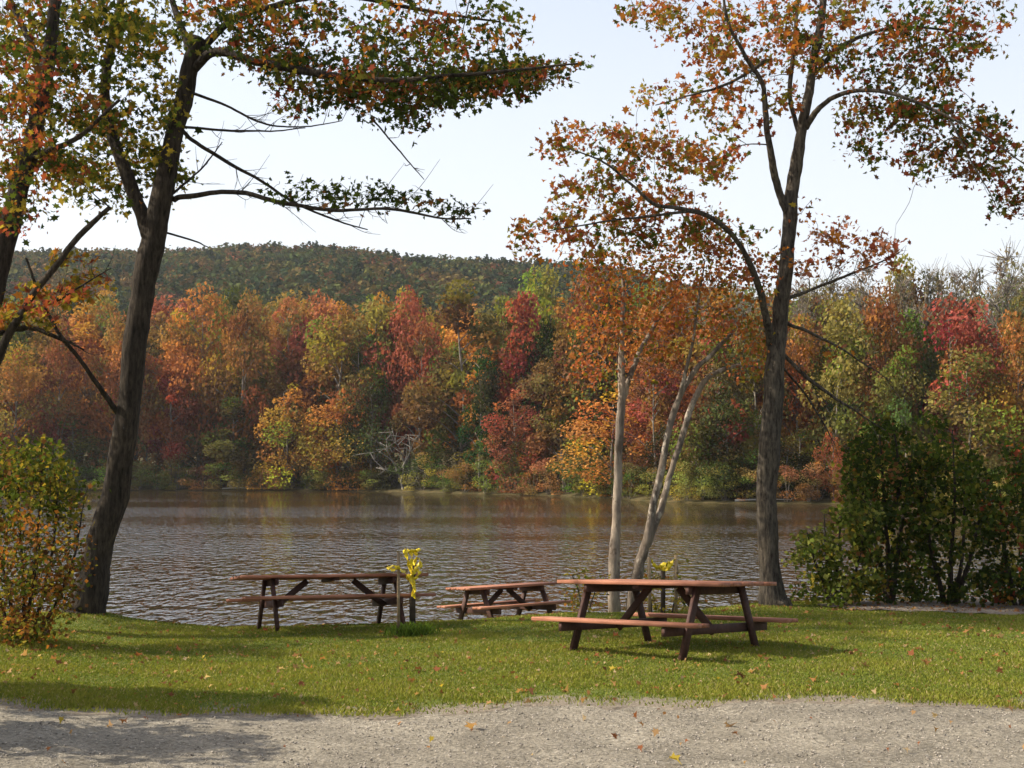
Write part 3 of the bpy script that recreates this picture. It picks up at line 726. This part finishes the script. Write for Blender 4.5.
L.spray([(60, 30, 75, 40, 1, 62), (140, 25, 70, 36, 1, 60), (80, 95, 55, 38, .9, 46), (150, 110, 26, 50, .8, 30), (110, 160, 60, 32, .8, 50, 1.4), (165, 170, 22, 28, .6, 15, 1.0), (60, 150, 45, 30, .7, 24), (110, -50, 130, 40, 1.2, 60)], ol, per=14)
L.spray([(110, 205, 50, 12, .5, 12)], ol, per=6)
L.leaves(.09); L.twigs()

# second tree, its foot outside the left edge
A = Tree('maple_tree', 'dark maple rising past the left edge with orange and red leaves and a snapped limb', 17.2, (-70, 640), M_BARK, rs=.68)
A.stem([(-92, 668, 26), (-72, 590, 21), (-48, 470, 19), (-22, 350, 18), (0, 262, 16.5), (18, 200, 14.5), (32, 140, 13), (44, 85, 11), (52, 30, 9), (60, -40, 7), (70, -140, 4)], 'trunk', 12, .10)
A.stem([(-14, 380, 7), (4, 345, 6, -.2), (30, 300, 5.4, -.3), (60, 260, 5, -.4), (86, 230, 4.4, -.4), (110, 207, 3.4, -.5)], 'branch', 7)
_p, _ = A.stem([(-22, 340, 6), (4, 332, 4.5, .3), (30, 328, 4, .4), (58, 338, 3, .5), (84, 350, 1.5, .6)], 'branch', 6); A.bare(_p, 12, 0.6)
A.stem([(26, 160, 6), (50, 150, 4.5, -.2), (85, 132, 3.2, -.4), (120, 100, 2, -.6)], 'branch', 6)
A.stem([(10, 230, 6), (-25, 180, 5, .4), (-60, 110, 4, .8), (-100, 40, 3, 1)], 'branch', 6)
A.stem([(46, 75, 5.5), (20, 20, 4.5, .5), (-10, -50, 3, .8)], 'branch', 6)
_p, _ = A.stem([(22, 308, 3, -.3), (40, 305, 2.4, -.4), (60, 300, 2, -.5), (88, 282, 1.4, -.6), (112, 268, .8, -.6)], 'branch', 4); A.bare(_p, 8, 0.4)
rd = pal((OR, 2), (RD, 2.2), (OL, 3), (YL, 1.2), (G_, 3), (BRN, 2), (DG, 1.6))
A.spray([(25, 60, 45, 46, .8, 40), (20, 120, 40, 36, .8, 34), (40, 165, 46, 22, .7, 26), (12, 205, 30, 30, .6, 20), (90, 110, 30, 26, .5, 12), (-60, 80, 70, 60, 1, 40), (10, -30, 80, 40, 1, 36), (-60, -80, 90, 60, 1.2, 40), (-70, 300, 50, 60, .7, 60, .9), (-150, 260, 70, 80, .7, 80, 1.0), (-120, 370, 60, 40, .6, 40, .9)], rd, per=13)
A.spray([(45, 298, 42, 16, .4, 24), (80, 285, 30, 14, .4, 14), (30, 318, 34, 9, .4, 12), (70, 255, 22, 10, .3, 5)], pal((YL, 3), (OL, 2), (RD, 2.4), (OR, 2)), per=9, spread=(.16, .16, .08))
A.leaves(.085); A.twigs()

# tall grey trunk at the right
T1 = Tree('grey_maple_tree', 'tall grey ridged maple beside the near picnic table with a long hanging bough', 20.6, (774, 604), M_BARK2, rs=.66)
T1.stem([(778, 614, 27), (775, 600, 21.5), (770, 560, 16.5), (767, 510, 15.5), (768, 460, 15), (773, 400, 14.5), (778, 340, 13.5), (783, 290, 12), (788, 235, 10.5), (791, 200, 10), (797, 160, 9), (803, 120, 8.2), (811, 80, 7), (819, 35, 6.2), (824, -10, 5), (830, -90, 3)], 'trunk', 14, .12)
T1.stem([(787, 212, 6.5), (779, 188, 5.8, -.1), (770, 150, 5.2, -.3), (765, 112, 4.6, -.4), (761, 80, 4, -.5), (742, 50, 3.2, -.7), (727, 18, 2.4, -.8), (720, -30, 1.5, -.9)])
T1.stem([(806, 128, 5.5), (820, 108, 4.4, -.3), (840, 94, 3.6, -.6), (870, 90, 3, -.9), (905, 98, 2.6, -1.2), (945, 116, 2.1, -1.4), (985, 136, 1.5, -1.6), (1030, 168, .9, -1.7)])
T1.stem([(770, 345, 6.2), (765, 310, 5.4, -.3), (752, 268, 4.6, -.7), (735, 238, 4, -1), (708, 216, 4, -1.3), (685, 209, 3.4, -1.5), (655, 204, 2.8, -1.7), (630, 183, 2.2, -1.8), (604, 163, 1.6, -1.9), (560, 145, .9, -2)])
T1.stem([(690, 211, 2.4, -1.5), (650, 216, 1.9, -1.6), (600, 222, 1.4, -1.7), (545, 232, .8, -1.8)], 'branch', 5)
T1.stem([(800, 135, 4), (790, 95, 3.6, .4), (795, 45, 3, .6), (800, -20, 2, .8)])
T1.stem([(812, 75, 4), (845, 45, 3.3, .4), (890, 28, 2.5, .6), (945, 30, 1.8, .8), (985, 45, 1, .9)])
_p, _ = T1.stem([(786, 300, 3.4), (810, 290, 2.8, .2), (840, 278, 2.2, .4), (872, 266, 1.4, .6), (900, 252, .7, .7)], 'branch', 5); T1.bare(_p, 22, 0.7)
_p, _ = T1.stem([(784, 322, 3), (808, 332, 2.6, -.2), (835, 345, 2, -.3), (862, 362, 1.3, -.4), (888, 380, .7, -.4)], 'branch', 5); T1.bare(_p, 12, 0.5)
_p, _ = T1.stem([(782, 352, 3.4), (808, 378, 2.9, -.2), (836, 398, 2.4, -.4), (860, 414, 1.6, -.5), (886, 431, .8, -.5)], 'branch', 5); T1.bare(_p, 16, 0.5)
_p, _ = T1.stem([(782, 366, 2.2), (802, 390, 1.8, .2), (820, 416, 1.3, .3), (836, 446, .6, .4)], 'branch', 4); T1.bare(_p, 8, 0.4)
T1.stem([(950, 120, 1.8, -1.4), (965, 150, 1.5, -1.5), (985, 185, 1.1, -1.5), (1000, 215, .6, -1.5)], 'branch', 4)
T1.stem([(765, 60, 3, -.5), (725, 85, 2.2, -.7), (690, 95, 1.5, -.9), (655, 105, .8, -1)], 'branch', 5)
lf = pal((OR, 4), ((.40, .12, .045), 2.4), (OL, 2.4), (YL, 1), (G_, 1.6), (RD, 1.2), (PK, .7))
T1.spray([(590, 140, 46, 16, .5, 20), (555, 148, 22, 14, .4, 9), (640, 150, 55, 30, .6, 52), (605, 195, 55, 28, .6, 44), (545, 228, 36, 16, .4, 19), (600, 232, 60, 20, .5, 34), (660, 215, 55, 32, .6, 54), (690, 170, 36, 30, .5, 26), (715, 140, 30, 30, .5, 17), (715, 235, 36, 26, .5, 22), (530, 245, 16, 8, .3, 5), (600, 262, 60, 12, .5, 10)], lf, per=9, spread=(.18, .18, .12))
T1.spray([(650, 12, 32, 12, .5, 17), (700, 28, 46, 22, .6, 34), (735, 60, 46, 24, .6, 36), (670, 94, 34, 13, .5, 14), (720, 105, 34, 22, .5, 18), (760, 20, 50, 24, .7, 34), (760, 100, 40, 30, .6, 17), (790, 55, 30, 30, .6, 20), (700, -30, 90, 26, .9, 40)], lf, per=9, spread=(.18, .18, .12))
rg = pal((OR, 1.6), (OL, 2.4), (G_, 2.6), (RD, 2.8), (BRN, 1.6), (DG, 1.2))
T1.spray([(830, 35, 40, 34, .7, 38), (880, 55, 48, 34, .7, 50), (935, 30, 50, 28, .6, 38), (965, 55, 38, 24, .5, 24), (1000, 25, 16, 22, .3, 5), (900, 90, 60, 22, .6, 42), (880, 118, 50, 18, .5, 26), (945, 122, 60, 26, .5, 60), (990, 152, 40, 26, .5, 42), (1010, 195, 18, 26, .3, 22), (930, 160, 30, 18, .4, 14), (865, 150, 16, 20, .3, 8), (880, 0, 120, 26, .9, 45), (920, -45, 130, 30, 1, 36)], rg, per=9.5, spread=(.18, .18, .14))
T1.spray([(850, 238, 46, 20, .4, 26), (880, 255, 24, 16, .3, 12), (820, 262, 30, 16, .4, 9), (830, 352, 36, 12, .4, 5)], pal((PK, 3), (RD, 1.6), (OR, 2)), per=6, spread=(.17, .17, .1))
T1.spray([(748, 262, 34, 36, .5, 22), (800, 225, 20, 40, .4, 5)], lf, per=8)
T1.leaves(.088); T1.twigs()

# pale-barked clump
B = Tree('birch_tree', 'slim pale tree with the straight trunk, forking high, behind the near picnic table', 21.2, (614, 614), M_PALE, rs=.66)
B.stem([(614, 622, 9.5), (614, 600, 8.8), (614, 560, 8.6), (617, 515, 7.2), (618, 470, 6.8), (620, 425, 6.2), (622, 388, 5.8), (621, 355, 4.6), (623, 320, 3.8), (624, 285, 3, .2), (618, 255, 2, .3)], 'trunk', 9, .12)
B.stem([(623, 398, 4.8), (629, 378, 4.4), (639, 352, 4, .2), (654, 326, 3.4, .4), (672, 295, 2.6, .5), (690, 262, 1.6, .6)], 'branch', 7)
bo = pal(((.48, .19, .055), 4), (YL, 1.2), (OL, 1.4), ((.42, .13, .06), 3), (BRN, .8))
B.spray([(600, 300, 34, 30, .7, 30), (635, 290, 40, 34, .7, 38), (595, 345, 26, 34, .6, 22), (640, 335, 30, 34, .6, 22), (620, 265, 40, 18, .6, 22), (675, 285, 30, 36, .6, 34), (585, 372, 18, 24, .4, 9), (652, 372, 20, 26, .4, 9), (578, 325, 16, 24, .4, 9)], bo, per=9, spread=(.2, .2, .16))
B.leaves(.07, star=False); B.twigs()
B2 = Tree('birch_tree', 'slim pale tree bending right in two close stems, behind the near picnic table', 21.1, (633, 614), M_PALE2, rs=.66)
B2.stem([(632, 622, 9.5), (634, 595, 8.6), (640, 565, 8.2), (648, 535, 7.2), (655, 495, 6), (664, 455, 5.2), (673, 415, 4.8), (686, 385, 4.4), (700, 365, 4), (716, 350, 3.2), (735, 330, 2.2, .2)], 'trunk', 9, .12)
B2.stem([(646, 545, 6.2), (657, 520, 5.4, .15), (668, 485, 5, .25), (680, 445, 4.8, .3), (692, 405, 4.5, .3), (706, 380, 4, .3), (724, 369, 3.2, .3), (748, 366, 2.2, .4), (772, 372, 1.4, .5)], 'branch', 8)
B2.stem([(675, 412, 3.2), (683, 380, 2.9, -.1), (692, 345, 2.5, -.2), (698, 300, 1.8, -.3), (704, 262, 1, -.3)], 'branch', 7)
B2.spray([(700, 300, 46, 36, .7, 42), (740, 320, 32, 36, .6, 26), (690, 255, 44, 20, .6, 26), (735, 275, 34, 28, .6, 30), (668, 330, 26, 26, .5, 14), (745, 372, 22, 14, .4, 9), (755, 335, 20, 26, .4, 12), (668, 370, 16, 22, .4, 6)], bo, per=9, spread=(.2, .2, .16))
B2.leaves(.07, star=False); B2.twigs()

# ------------------------------------------------------------------ bushes
def bush(name, label, D, base, stems, blobs, palette, size, per, spread=(.14, .14, .12), bark=M_BARK, r=2.2):
    b = Tree(name, label, D, base, bark, 'bush')
    for pts in stems:
        pts = [(p[0], p[1], max(.5, r * (1 - i / len(pts))), (b.rng.normal() * .12 * i)) for i, p in enumerate(pts)]
        b.stem(pts, 'stem', 5, .1, twig=True)
    b.spray(blobs, palette, per=per, spread=spread)
    b.leaves(size, 'foliage', False); b.twigs('stems'); return b
bush('autumn_bush', 'yellow green and orange bush rising from a dark base at the left edge', 15.6, (22, 645),
     [[(18, 648), (8, 590), (-10, 520), (-20, 460)], [(22, 648), (24, 580), (18, 500), (22, 445)], [(26, 648), (44, 590), (56, 520), (60, 460)], [(30, 648), (58, 600), (76, 550), (84, 500)], [(16, 648), (-14, 600), (-40, 540)], [(24, 648), (34, 570), (40, 490), (42, 440)]],
     [(30, 475, 36, 30, .5, 60), (66, 490, 22, 34, .4, 36), (5, 490, 36, 40, .5, 56), (20, 448, 34, 10, .4, 14)], pal((G_, 4), (OL, 4), (YL, 1.2), (BRN, .8)), .062, 10)
bush('orange_bush', 'orange leaved lower bush mixed into the foot of the yellow green bush at left', 15.3, (20, 648),
     [[(14, 650), (0, 600), (-10, 550)], [(20, 650), (30, 600), (40, 545)], [(26, 650), (54, 605), (72, 570)]],
     [(10, 550, 46, 40, .5, 80), (54, 555, 30, 40, .4, 50), (24, 605, 40, 28, .4, 60), (66, 590, 16, 24, .3, 14), (18, 632, 34, 12, .35, 44)], pal((OR, 2), (OL, 3), (YL, 1), (BRN, 3), (G_, 2)), .055, 10)

lg = pal(((.13, .16, .03), 4), ((.20, .21, .05), 3), (G_, 2), (YL, .8))
dk = pal((DG, 5), (G_, 2.2), (OL, 1), (BRN, .8))
bush('laurel_bush', 'bright glossy yellow green bush beside the tall grey trunk', 20.9, (836, 604),
     [[(832, 608), (818, 570), (806, 530)], [(836, 608), (838, 560), (842, 510)], [(840, 608), (856, 570), (866, 520)], [(834, 608), (826, 560), (824, 515)]],
     [(815, 560, 24, 34, .4, 46), (845, 545, 30, 40, .5, 64), (860, 510, 22, 24, .4, 24), (830, 590, 36, 14, .4, 28), (866, 575, 18, 26, .4, 18)], lg, .085, 10)
bush('tall_shrub', 'tall slim dark green shrub with a visible trunk rising right of the glossy bush', 21.5, (890, 602),
     [[(890, 606), (888, 550), (884, 490), (880, 430)], [(892, 606), (898, 550), (906, 500), (912, 450)], [(888, 606), (880, 560), (866, 510), (858, 470)], [(890, 520), (900, 480), (894, 435)]],
     [(882, 445, 28, 24, .5, 44), (880, 490, 34, 30, .6, 62), (910, 470, 24, 36, .5, 44), (895, 545, 36, 40, .6, 66), (860, 480, 16, 22, .4, 16), (885, 585, 34, 18, .5, 22), (880, 418, 10, 12, .2, 6), (850, 455, 12, 16, .3, 8)], dk, .085, 11, r=3.2)
bush('dark_bush', 'dense shaded dark green bush between the tall slim shrub and the rusty leaved bush', 21.3, (950, 602),
     [[(945, 606), (932, 550), (922, 500), (920, 450)], [(950, 606), (952, 540), (955, 490), (952, 430)], [(956, 606), (972, 550), (984, 500)], [(950, 606), (962, 560), (966, 470)]],
     [(940, 480, 36, 32, .6, 56), (965, 520, 40, 36, .6, 56), (930, 550, 34, 30, .6, 34), (955, 455, 26, 20, .5, 26), (955, 584, 52, 20, .6, 40), (925, 515, 30, 30, .5, 22), (930, 430, 14, 14, .3, 8)], pal((DG, 3.5), (G_, 4), (OL, 1.6)), .085, 11, r=3)
bush('shade_bush', 'dark bush with a few rusty leaves cut by the right edge of the picture', 21.1, (1020, 602),
     [[(1015, 606), (1005, 550), (1000, 490)], [(1022, 606), (1026, 540), (1020, 460)], [(1028, 606), (1046, 550), (1060, 490)]],
     [(1005, 500, 30, 40, .6, 56), (1035, 490, 34, 40, .6, 60), (1010, 560, 34, 36, .6, 56), (1050, 555, 34, 40, .6, 46), (1020, 590, 44, 14, .5, 26), (985, 560, 22, 36, .5, 20), (1010, 450, 20, 14, .3, 8)], pal((DG, 5), (OL, 1.6), (G_, 2.4), (RD, .35), (OR, .3)), .08, 11, r=3)

bush('young_tree', 'leafy young tree just past the left edge, throwing its shadow across gravel and lawn', 11.3, (-330, 730),
     [[(-330, 740), (-330, 600), (-320, 440), (-310, 300)], [(-330, 600), (-280, 480), (-250, 380)], [(-330, 600), (-390, 470), (-410, 380)]],
     [(-330, 290, 130, 110, .35, 210), (-300, 430, 100, 70, .3, 90)], pal((G_, 3), (OL, 3), (OR, 1)), .13, 14, r=6)
bush('tall_shrub', 'leafy round shrub just past the left edge, shading the gravel corner', 9.4, (-260, 800),
     [[(-260, 810), (-265, 650), (-260, 420)], [(-260, 700), (-220, 500)], [(-260, 700), (-320, 480)]],
     [(-270, 420, 120, 110, .3, 190), (-270, 560, 80, 50, .3, 50)], pal((G_, 3), (OL, 3), (OR, 1)), .09, 13, r=4)

# low weeds
wd = pal((YL, 3), (OL, 3), (G_, 1.6), (OR, .6))
bush('weed_clump', 'yellowing weeds at the water between the small far table and the straight pale trunk', 20.0, (586, 612), [[(584, 615), (578, 590), (572, 575)], [(588, 615), (594, 595), (600, 580)]], [(580, 590, 14, 18, .2, 12), (598, 592, 12, 16, .2, 8)], wd, .06, 5, r=.9)
bush('weed_clump', 'yellowing weeds around the taped stakes right of the two pale trunks', 19.9, (668, 611), [[(652, 614), (650, 590), (648, 565)], [(672, 614), (676, 590), (678, 566)], [(664, 614), (664, 590)]], [(652, 590, 12, 22, .2, 13), (676, 592, 14, 22, .2, 13), (690, 604, 12, 8, .2, 4)], wd, .06, 5, r=.9)

# tuft of long grass at the foot of the taped posts
t = thing('grass_tuft', 'tuft of long bright grass at the foot of the taped posts', 'grass tuft', tuple(P(412, 633, 17.2)))
z = float(ground_z(t.location[0], t.location[1])); t.location[2] = z
n = 420; b = np.stack([R.normal(size=n) * .13, R.normal(size=n) * .1, np.zeros(n)], -1)
a = R.random(n) * 6.283; h = .10 + .12 * R.random(n)
le = np.stack([np.cos(a) * h * .6, np.sin(a) * h * .6, h], -1); s = np.stack([np.sin(a), -np.cos(a), 0 * a], -1) * .009
V = np.stack([b - s, b + s, b + le * .6 + s + [0, 0, .03], b + le], 1).reshape(-1, 3)
mesh_np('blades', V, np.arange(4 * n).reshape(n, 4), M_GRASS, t, col=np.repeat(np.array([.11, .17, .025]) * (.7 + .6 * R.random((n, 1))), 4, 0))

# ------------------------------------------------------------------ picnic tables
class Boxes:
    def __init__(s): s.V = []; s.F = []; s.n = 0
    def bar(s, a, b, w, h, up=(0, 0, 1), bev=.006):
        """box beam from a to b, w across, h along up"""
        a, b, up = np.array(a, float), np.array(b, float), np.array(up, float)
        d = b - a; L = np.linalg.norm(d); d /= L
        sd_ = np.cross(d, up); sd_ /= np.linalg.norm(sd_); u = np.cross(sd_, d)
        e = bev
        prof = [(-w / 2 + e, -h / 2), (w / 2 - e, -h / 2), (w / 2, -h / 2 + e), (w / 2, h / 2 - e), (w / 2 - e, h / 2), (-w / 2 + e, h / 2), (-w / 2, h / 2 - e), (-w / 2, -h / 2 + e)]
        V = np.array([a + d * x + sd_ * p + u * q for x in (0, L) for p, q in prof])
        k = 8
        q = np.array([[i, (i + 1) % k, k + (i + 1) % k, k + i] for i in range(k)]) + s.n
        s.V.append(V); s.F.append(q)
        s.O = getattr(s, 'O', []); s.O += [np.arange(k)[::-1] + s.n, np.arange(k, 2 * k) + s.n]
        s.n += 16
    def build(s, name, mat, parent):
        return mesh_np(name, np.concatenate(s.V), [np.concatenate(s.F), np.array(s.O)], mat, parent)

def picnic_table(label, X, Y, z, th, L_, W, H, S, fs, tl, tw, fr, mtop, mleg, sr=.58):
    t = thing('picnic_table', label, 'picnic table', (X, Y, z), 0, 'picnic tables on the lawn by the lake')
    ax = np.array([math.cos(th), math.sin(th), tl]); ax /= np.linalg.norm(ax)
    by = np.array([math.sin(th), -math.cos(th), tw]); by -= ax * ax.dot(by); by /= np.linalg.norm(by)
    up = np.cross(by, ax); up = -up if up[2] < 0 else up
    Mx = Matrix(((ax[0], -by[0], up[0], X), (ax[1], -by[1], up[1], Y), (ax[2], -by[2], up[2], z), (0, 0, 0, 1)))
    t.matrix_world = Mx
    th_ = .042
    b = Boxes(); npl = 5; pw = W / npl
    for i in range(npl):
        y = -W / 2 + pw * (i + .5); e = R.normal() * .006
        b.bar((-L_ / 2 + e, y, H - th_ / 2), (L_ / 2 + e, y, H - th_ / 2), pw - .009, th_)
    b.build('tabletop', mtop, t)
    sh = H * sr; sw = .28
    for sg in (-1, 1):
        b = Boxes()
        for i in (0, 1):
            y = sg * (S / 2 - sw / 2) + (i - .5) * sw / 2
            b.bar((-L_ / 2, y, sh - th_ / 2), (L_ / 2, y, sh - th_ / 2), sw / 2 - .008, th_)
        b.build('seat', mtop, t)
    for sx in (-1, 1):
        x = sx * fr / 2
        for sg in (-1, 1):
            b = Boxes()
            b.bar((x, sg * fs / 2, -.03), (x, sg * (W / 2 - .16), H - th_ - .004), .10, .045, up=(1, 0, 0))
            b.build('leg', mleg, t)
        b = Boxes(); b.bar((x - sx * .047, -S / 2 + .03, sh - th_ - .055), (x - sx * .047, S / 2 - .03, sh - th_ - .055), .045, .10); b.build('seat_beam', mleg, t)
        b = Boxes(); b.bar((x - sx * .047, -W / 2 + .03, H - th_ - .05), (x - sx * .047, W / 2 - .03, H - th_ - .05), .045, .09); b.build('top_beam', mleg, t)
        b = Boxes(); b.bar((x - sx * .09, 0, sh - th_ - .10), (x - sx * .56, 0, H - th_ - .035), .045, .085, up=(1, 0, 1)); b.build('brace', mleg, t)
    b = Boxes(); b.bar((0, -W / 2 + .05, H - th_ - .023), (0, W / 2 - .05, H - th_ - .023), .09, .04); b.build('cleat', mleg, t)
    return t
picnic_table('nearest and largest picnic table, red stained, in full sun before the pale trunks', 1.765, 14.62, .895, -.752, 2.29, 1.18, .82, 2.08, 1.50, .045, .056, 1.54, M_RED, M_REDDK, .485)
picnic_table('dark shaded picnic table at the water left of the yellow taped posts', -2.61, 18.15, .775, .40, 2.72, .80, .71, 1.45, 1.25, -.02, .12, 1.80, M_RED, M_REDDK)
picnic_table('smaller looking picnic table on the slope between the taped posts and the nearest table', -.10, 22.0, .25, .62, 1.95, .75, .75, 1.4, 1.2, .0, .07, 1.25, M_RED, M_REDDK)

# ------------------------------------------------------------------ posts and yellow tape
def post(name, label, px, y0, y1, D, w_, mat, dx=0):
    a = P(px, y0, D); b_ = P(px + dx, y1, D)
    a[2] = float(ground_z(a[0], a[1])) - .1
    t = Boxes(); t.bar(a, b_, w_, w_, up=(0, 1, 0), bev=w_ * .15)
    o = t.build(name, mat, None); tag(o, label, 'post'); return o
def ribbon(T, pts, w_, rng):
    p = curve([P(*q) for q in pts], 5); n = len(p)
    t = np.gradient(p, axis=0); t /= np.linalg.norm(t, axis=1)[:, None] + 1e-9
    a0 = rng.random() * 3; V = []
    for i in range(n):
        r = np.cross(t[i], [math.sin(a0 + i * .5), math.cos(a0 + i * .5), .6]); r /= np.linalg.norm(r) + 1e-9
        q = np.cross(t[i], r)
        h = w_ * (.7 + .5 * rng.random()) / 2
        V += [p[i] + r * h + q * .002, p[i] - r * h + q * .002, p[i] - r * h - q * .002, p[i] + r * h - q * .002]
    V = np.array(V); Fq = []
    for i in range(n - 1):
        for k in range(4):
            Fq.append([i * 4 + k, i * 4 + (k + 1) % 4, i * 4 + 4 + (k + 1) % 4, i * 4 + 4 + k])
    T.append((V, np.array(Fq)))
def ribbons(label, lists, w_):
    T = []; rng = np.random.default_rng(5)
    for l in lists: ribbon(T, l, w_, rng)
    V = []; Fq = []; n = 0
    for v, f in T: V.append(v); Fq.append(f + n); n += len(v)
    tag(mesh_np('caution_tape', np.concatenate(V), np.concatenate(Fq), M_YEL), label, 'tape')
post('wooden_stake', 'thin pale wooden stake left of the dark post, holding yellow tape', 398.5, 637, 552, 17.2, .038, M_STAKE)
post('wooden_post', 'short thick dark post wrapped in yellow tape beside the pale stake', 412.5, 632, 560, 18.0, .085, M_POST)
D = 17.6
ribbons('bunch of bright yellow tape knotted round the dark post and pale stake', [
    [(388, 569, 17.2), (393, 566, 17.1), (399, 569, 17.1), (404, 572, 17.3)],
    [(388, 566, 17.2), (394, 570, 17.1), (400, 567, 17.1)],
    [(402, 570, 17.3), (408, 576, 17.8), (414, 572, 17.85), (419, 563, 17.9)],
    [(405, 548, 17.8), (407, 558, 17.8), (410, 568, 17.85), (413, 580, 17.85)],
    [(408, 549, 17.85), (412, 556, 17.8), (411, 566, 17.8), (415, 574, 17.85)],
    [(413, 550, 17.9), (417, 556, 17.9), (414, 564, 17.9), (417, 570, 17.9), (421, 566, 17.9), (419, 558, 17.9)],
    [(412, 572, 17.85), (414, 582, 17.85), (413, 592, 17.85), (415, 599, 17.85)],
    [(409, 574, 17.85), (412, 584, 17.8), (415, 590, 17.8), (413, 597, 17.8)],
    [(403, 552, 17.8), (409, 551, 17.8), (416, 551, 17.85), (420, 549, 17.9)],
    [(405, 572, 17.5), (409, 579, 17.85), (416, 578, 17.85), (420, 571, 17.9)]], .055)
post('wooden_stake', 'thin stake standing in weeds nearest the two pale trunks', 649.5, 614, 557, 19.6, .05, M_STAKE)
post('wooden_stake', 'thin stake in weeds right of the dark taped stub', 676, 614, 555, 19.8, .05, M_STAKE)
post('wooden_post', 'dark stub between the two thin stakes right of the pale trunks', 663, 614, 569, 19.9, .07, M_POST)
ribbons('small knot of yellow tape slung between the thin stakes behind the nearest table', [
    [(650, 559, 19.6), (654, 565, 19.7), (660, 569, 19.8), (666, 568, 19.8)],
    [(660, 567, 19.75), (665, 564, 19.75), (669, 567, 19.75), (665, 571, 19.8)],
    [(666, 568, 19.8), (671, 564, 19.8), (675, 559, 19.75)],
    [(661, 570, 19.8), (666, 566, 19.8), (670, 562, 19.8)]], .07)

# ------------------------------------------------------------------ the air
hv = np.array([[x, y, z] for z in (-5.5, 190) for x, y in ((-3200, -60), (3200, -60), (3200, 3200), (-3200, 3200))], float)
hm, nt_, ns, ls = new_mat('haze'); out = N(ns, 'ShaderNodeOutputMaterial'); pv = N(ns, 'ShaderNodeVolumePrincipled')
pv.inputs['Color'].default_value = (.93, .96, 1, 1); pv.inputs['Density'].default_value = .0001; pv.inputs['Anisotropy'].default_value = .3
ls.new(pv.outputs[0], out.inputs['Volume'])
hz = mesh_np('haze', hv, np.array([[3, 2, 1, 0], [4, 5, 6, 7], [0, 1, 5, 4], [1, 2, 6, 5], [2, 3, 7, 6], [3, 0, 4, 7]]), hm)
tag(hz, 'thin pale autumn haze lying over the lake and hill', 'haze', kind='stuff')
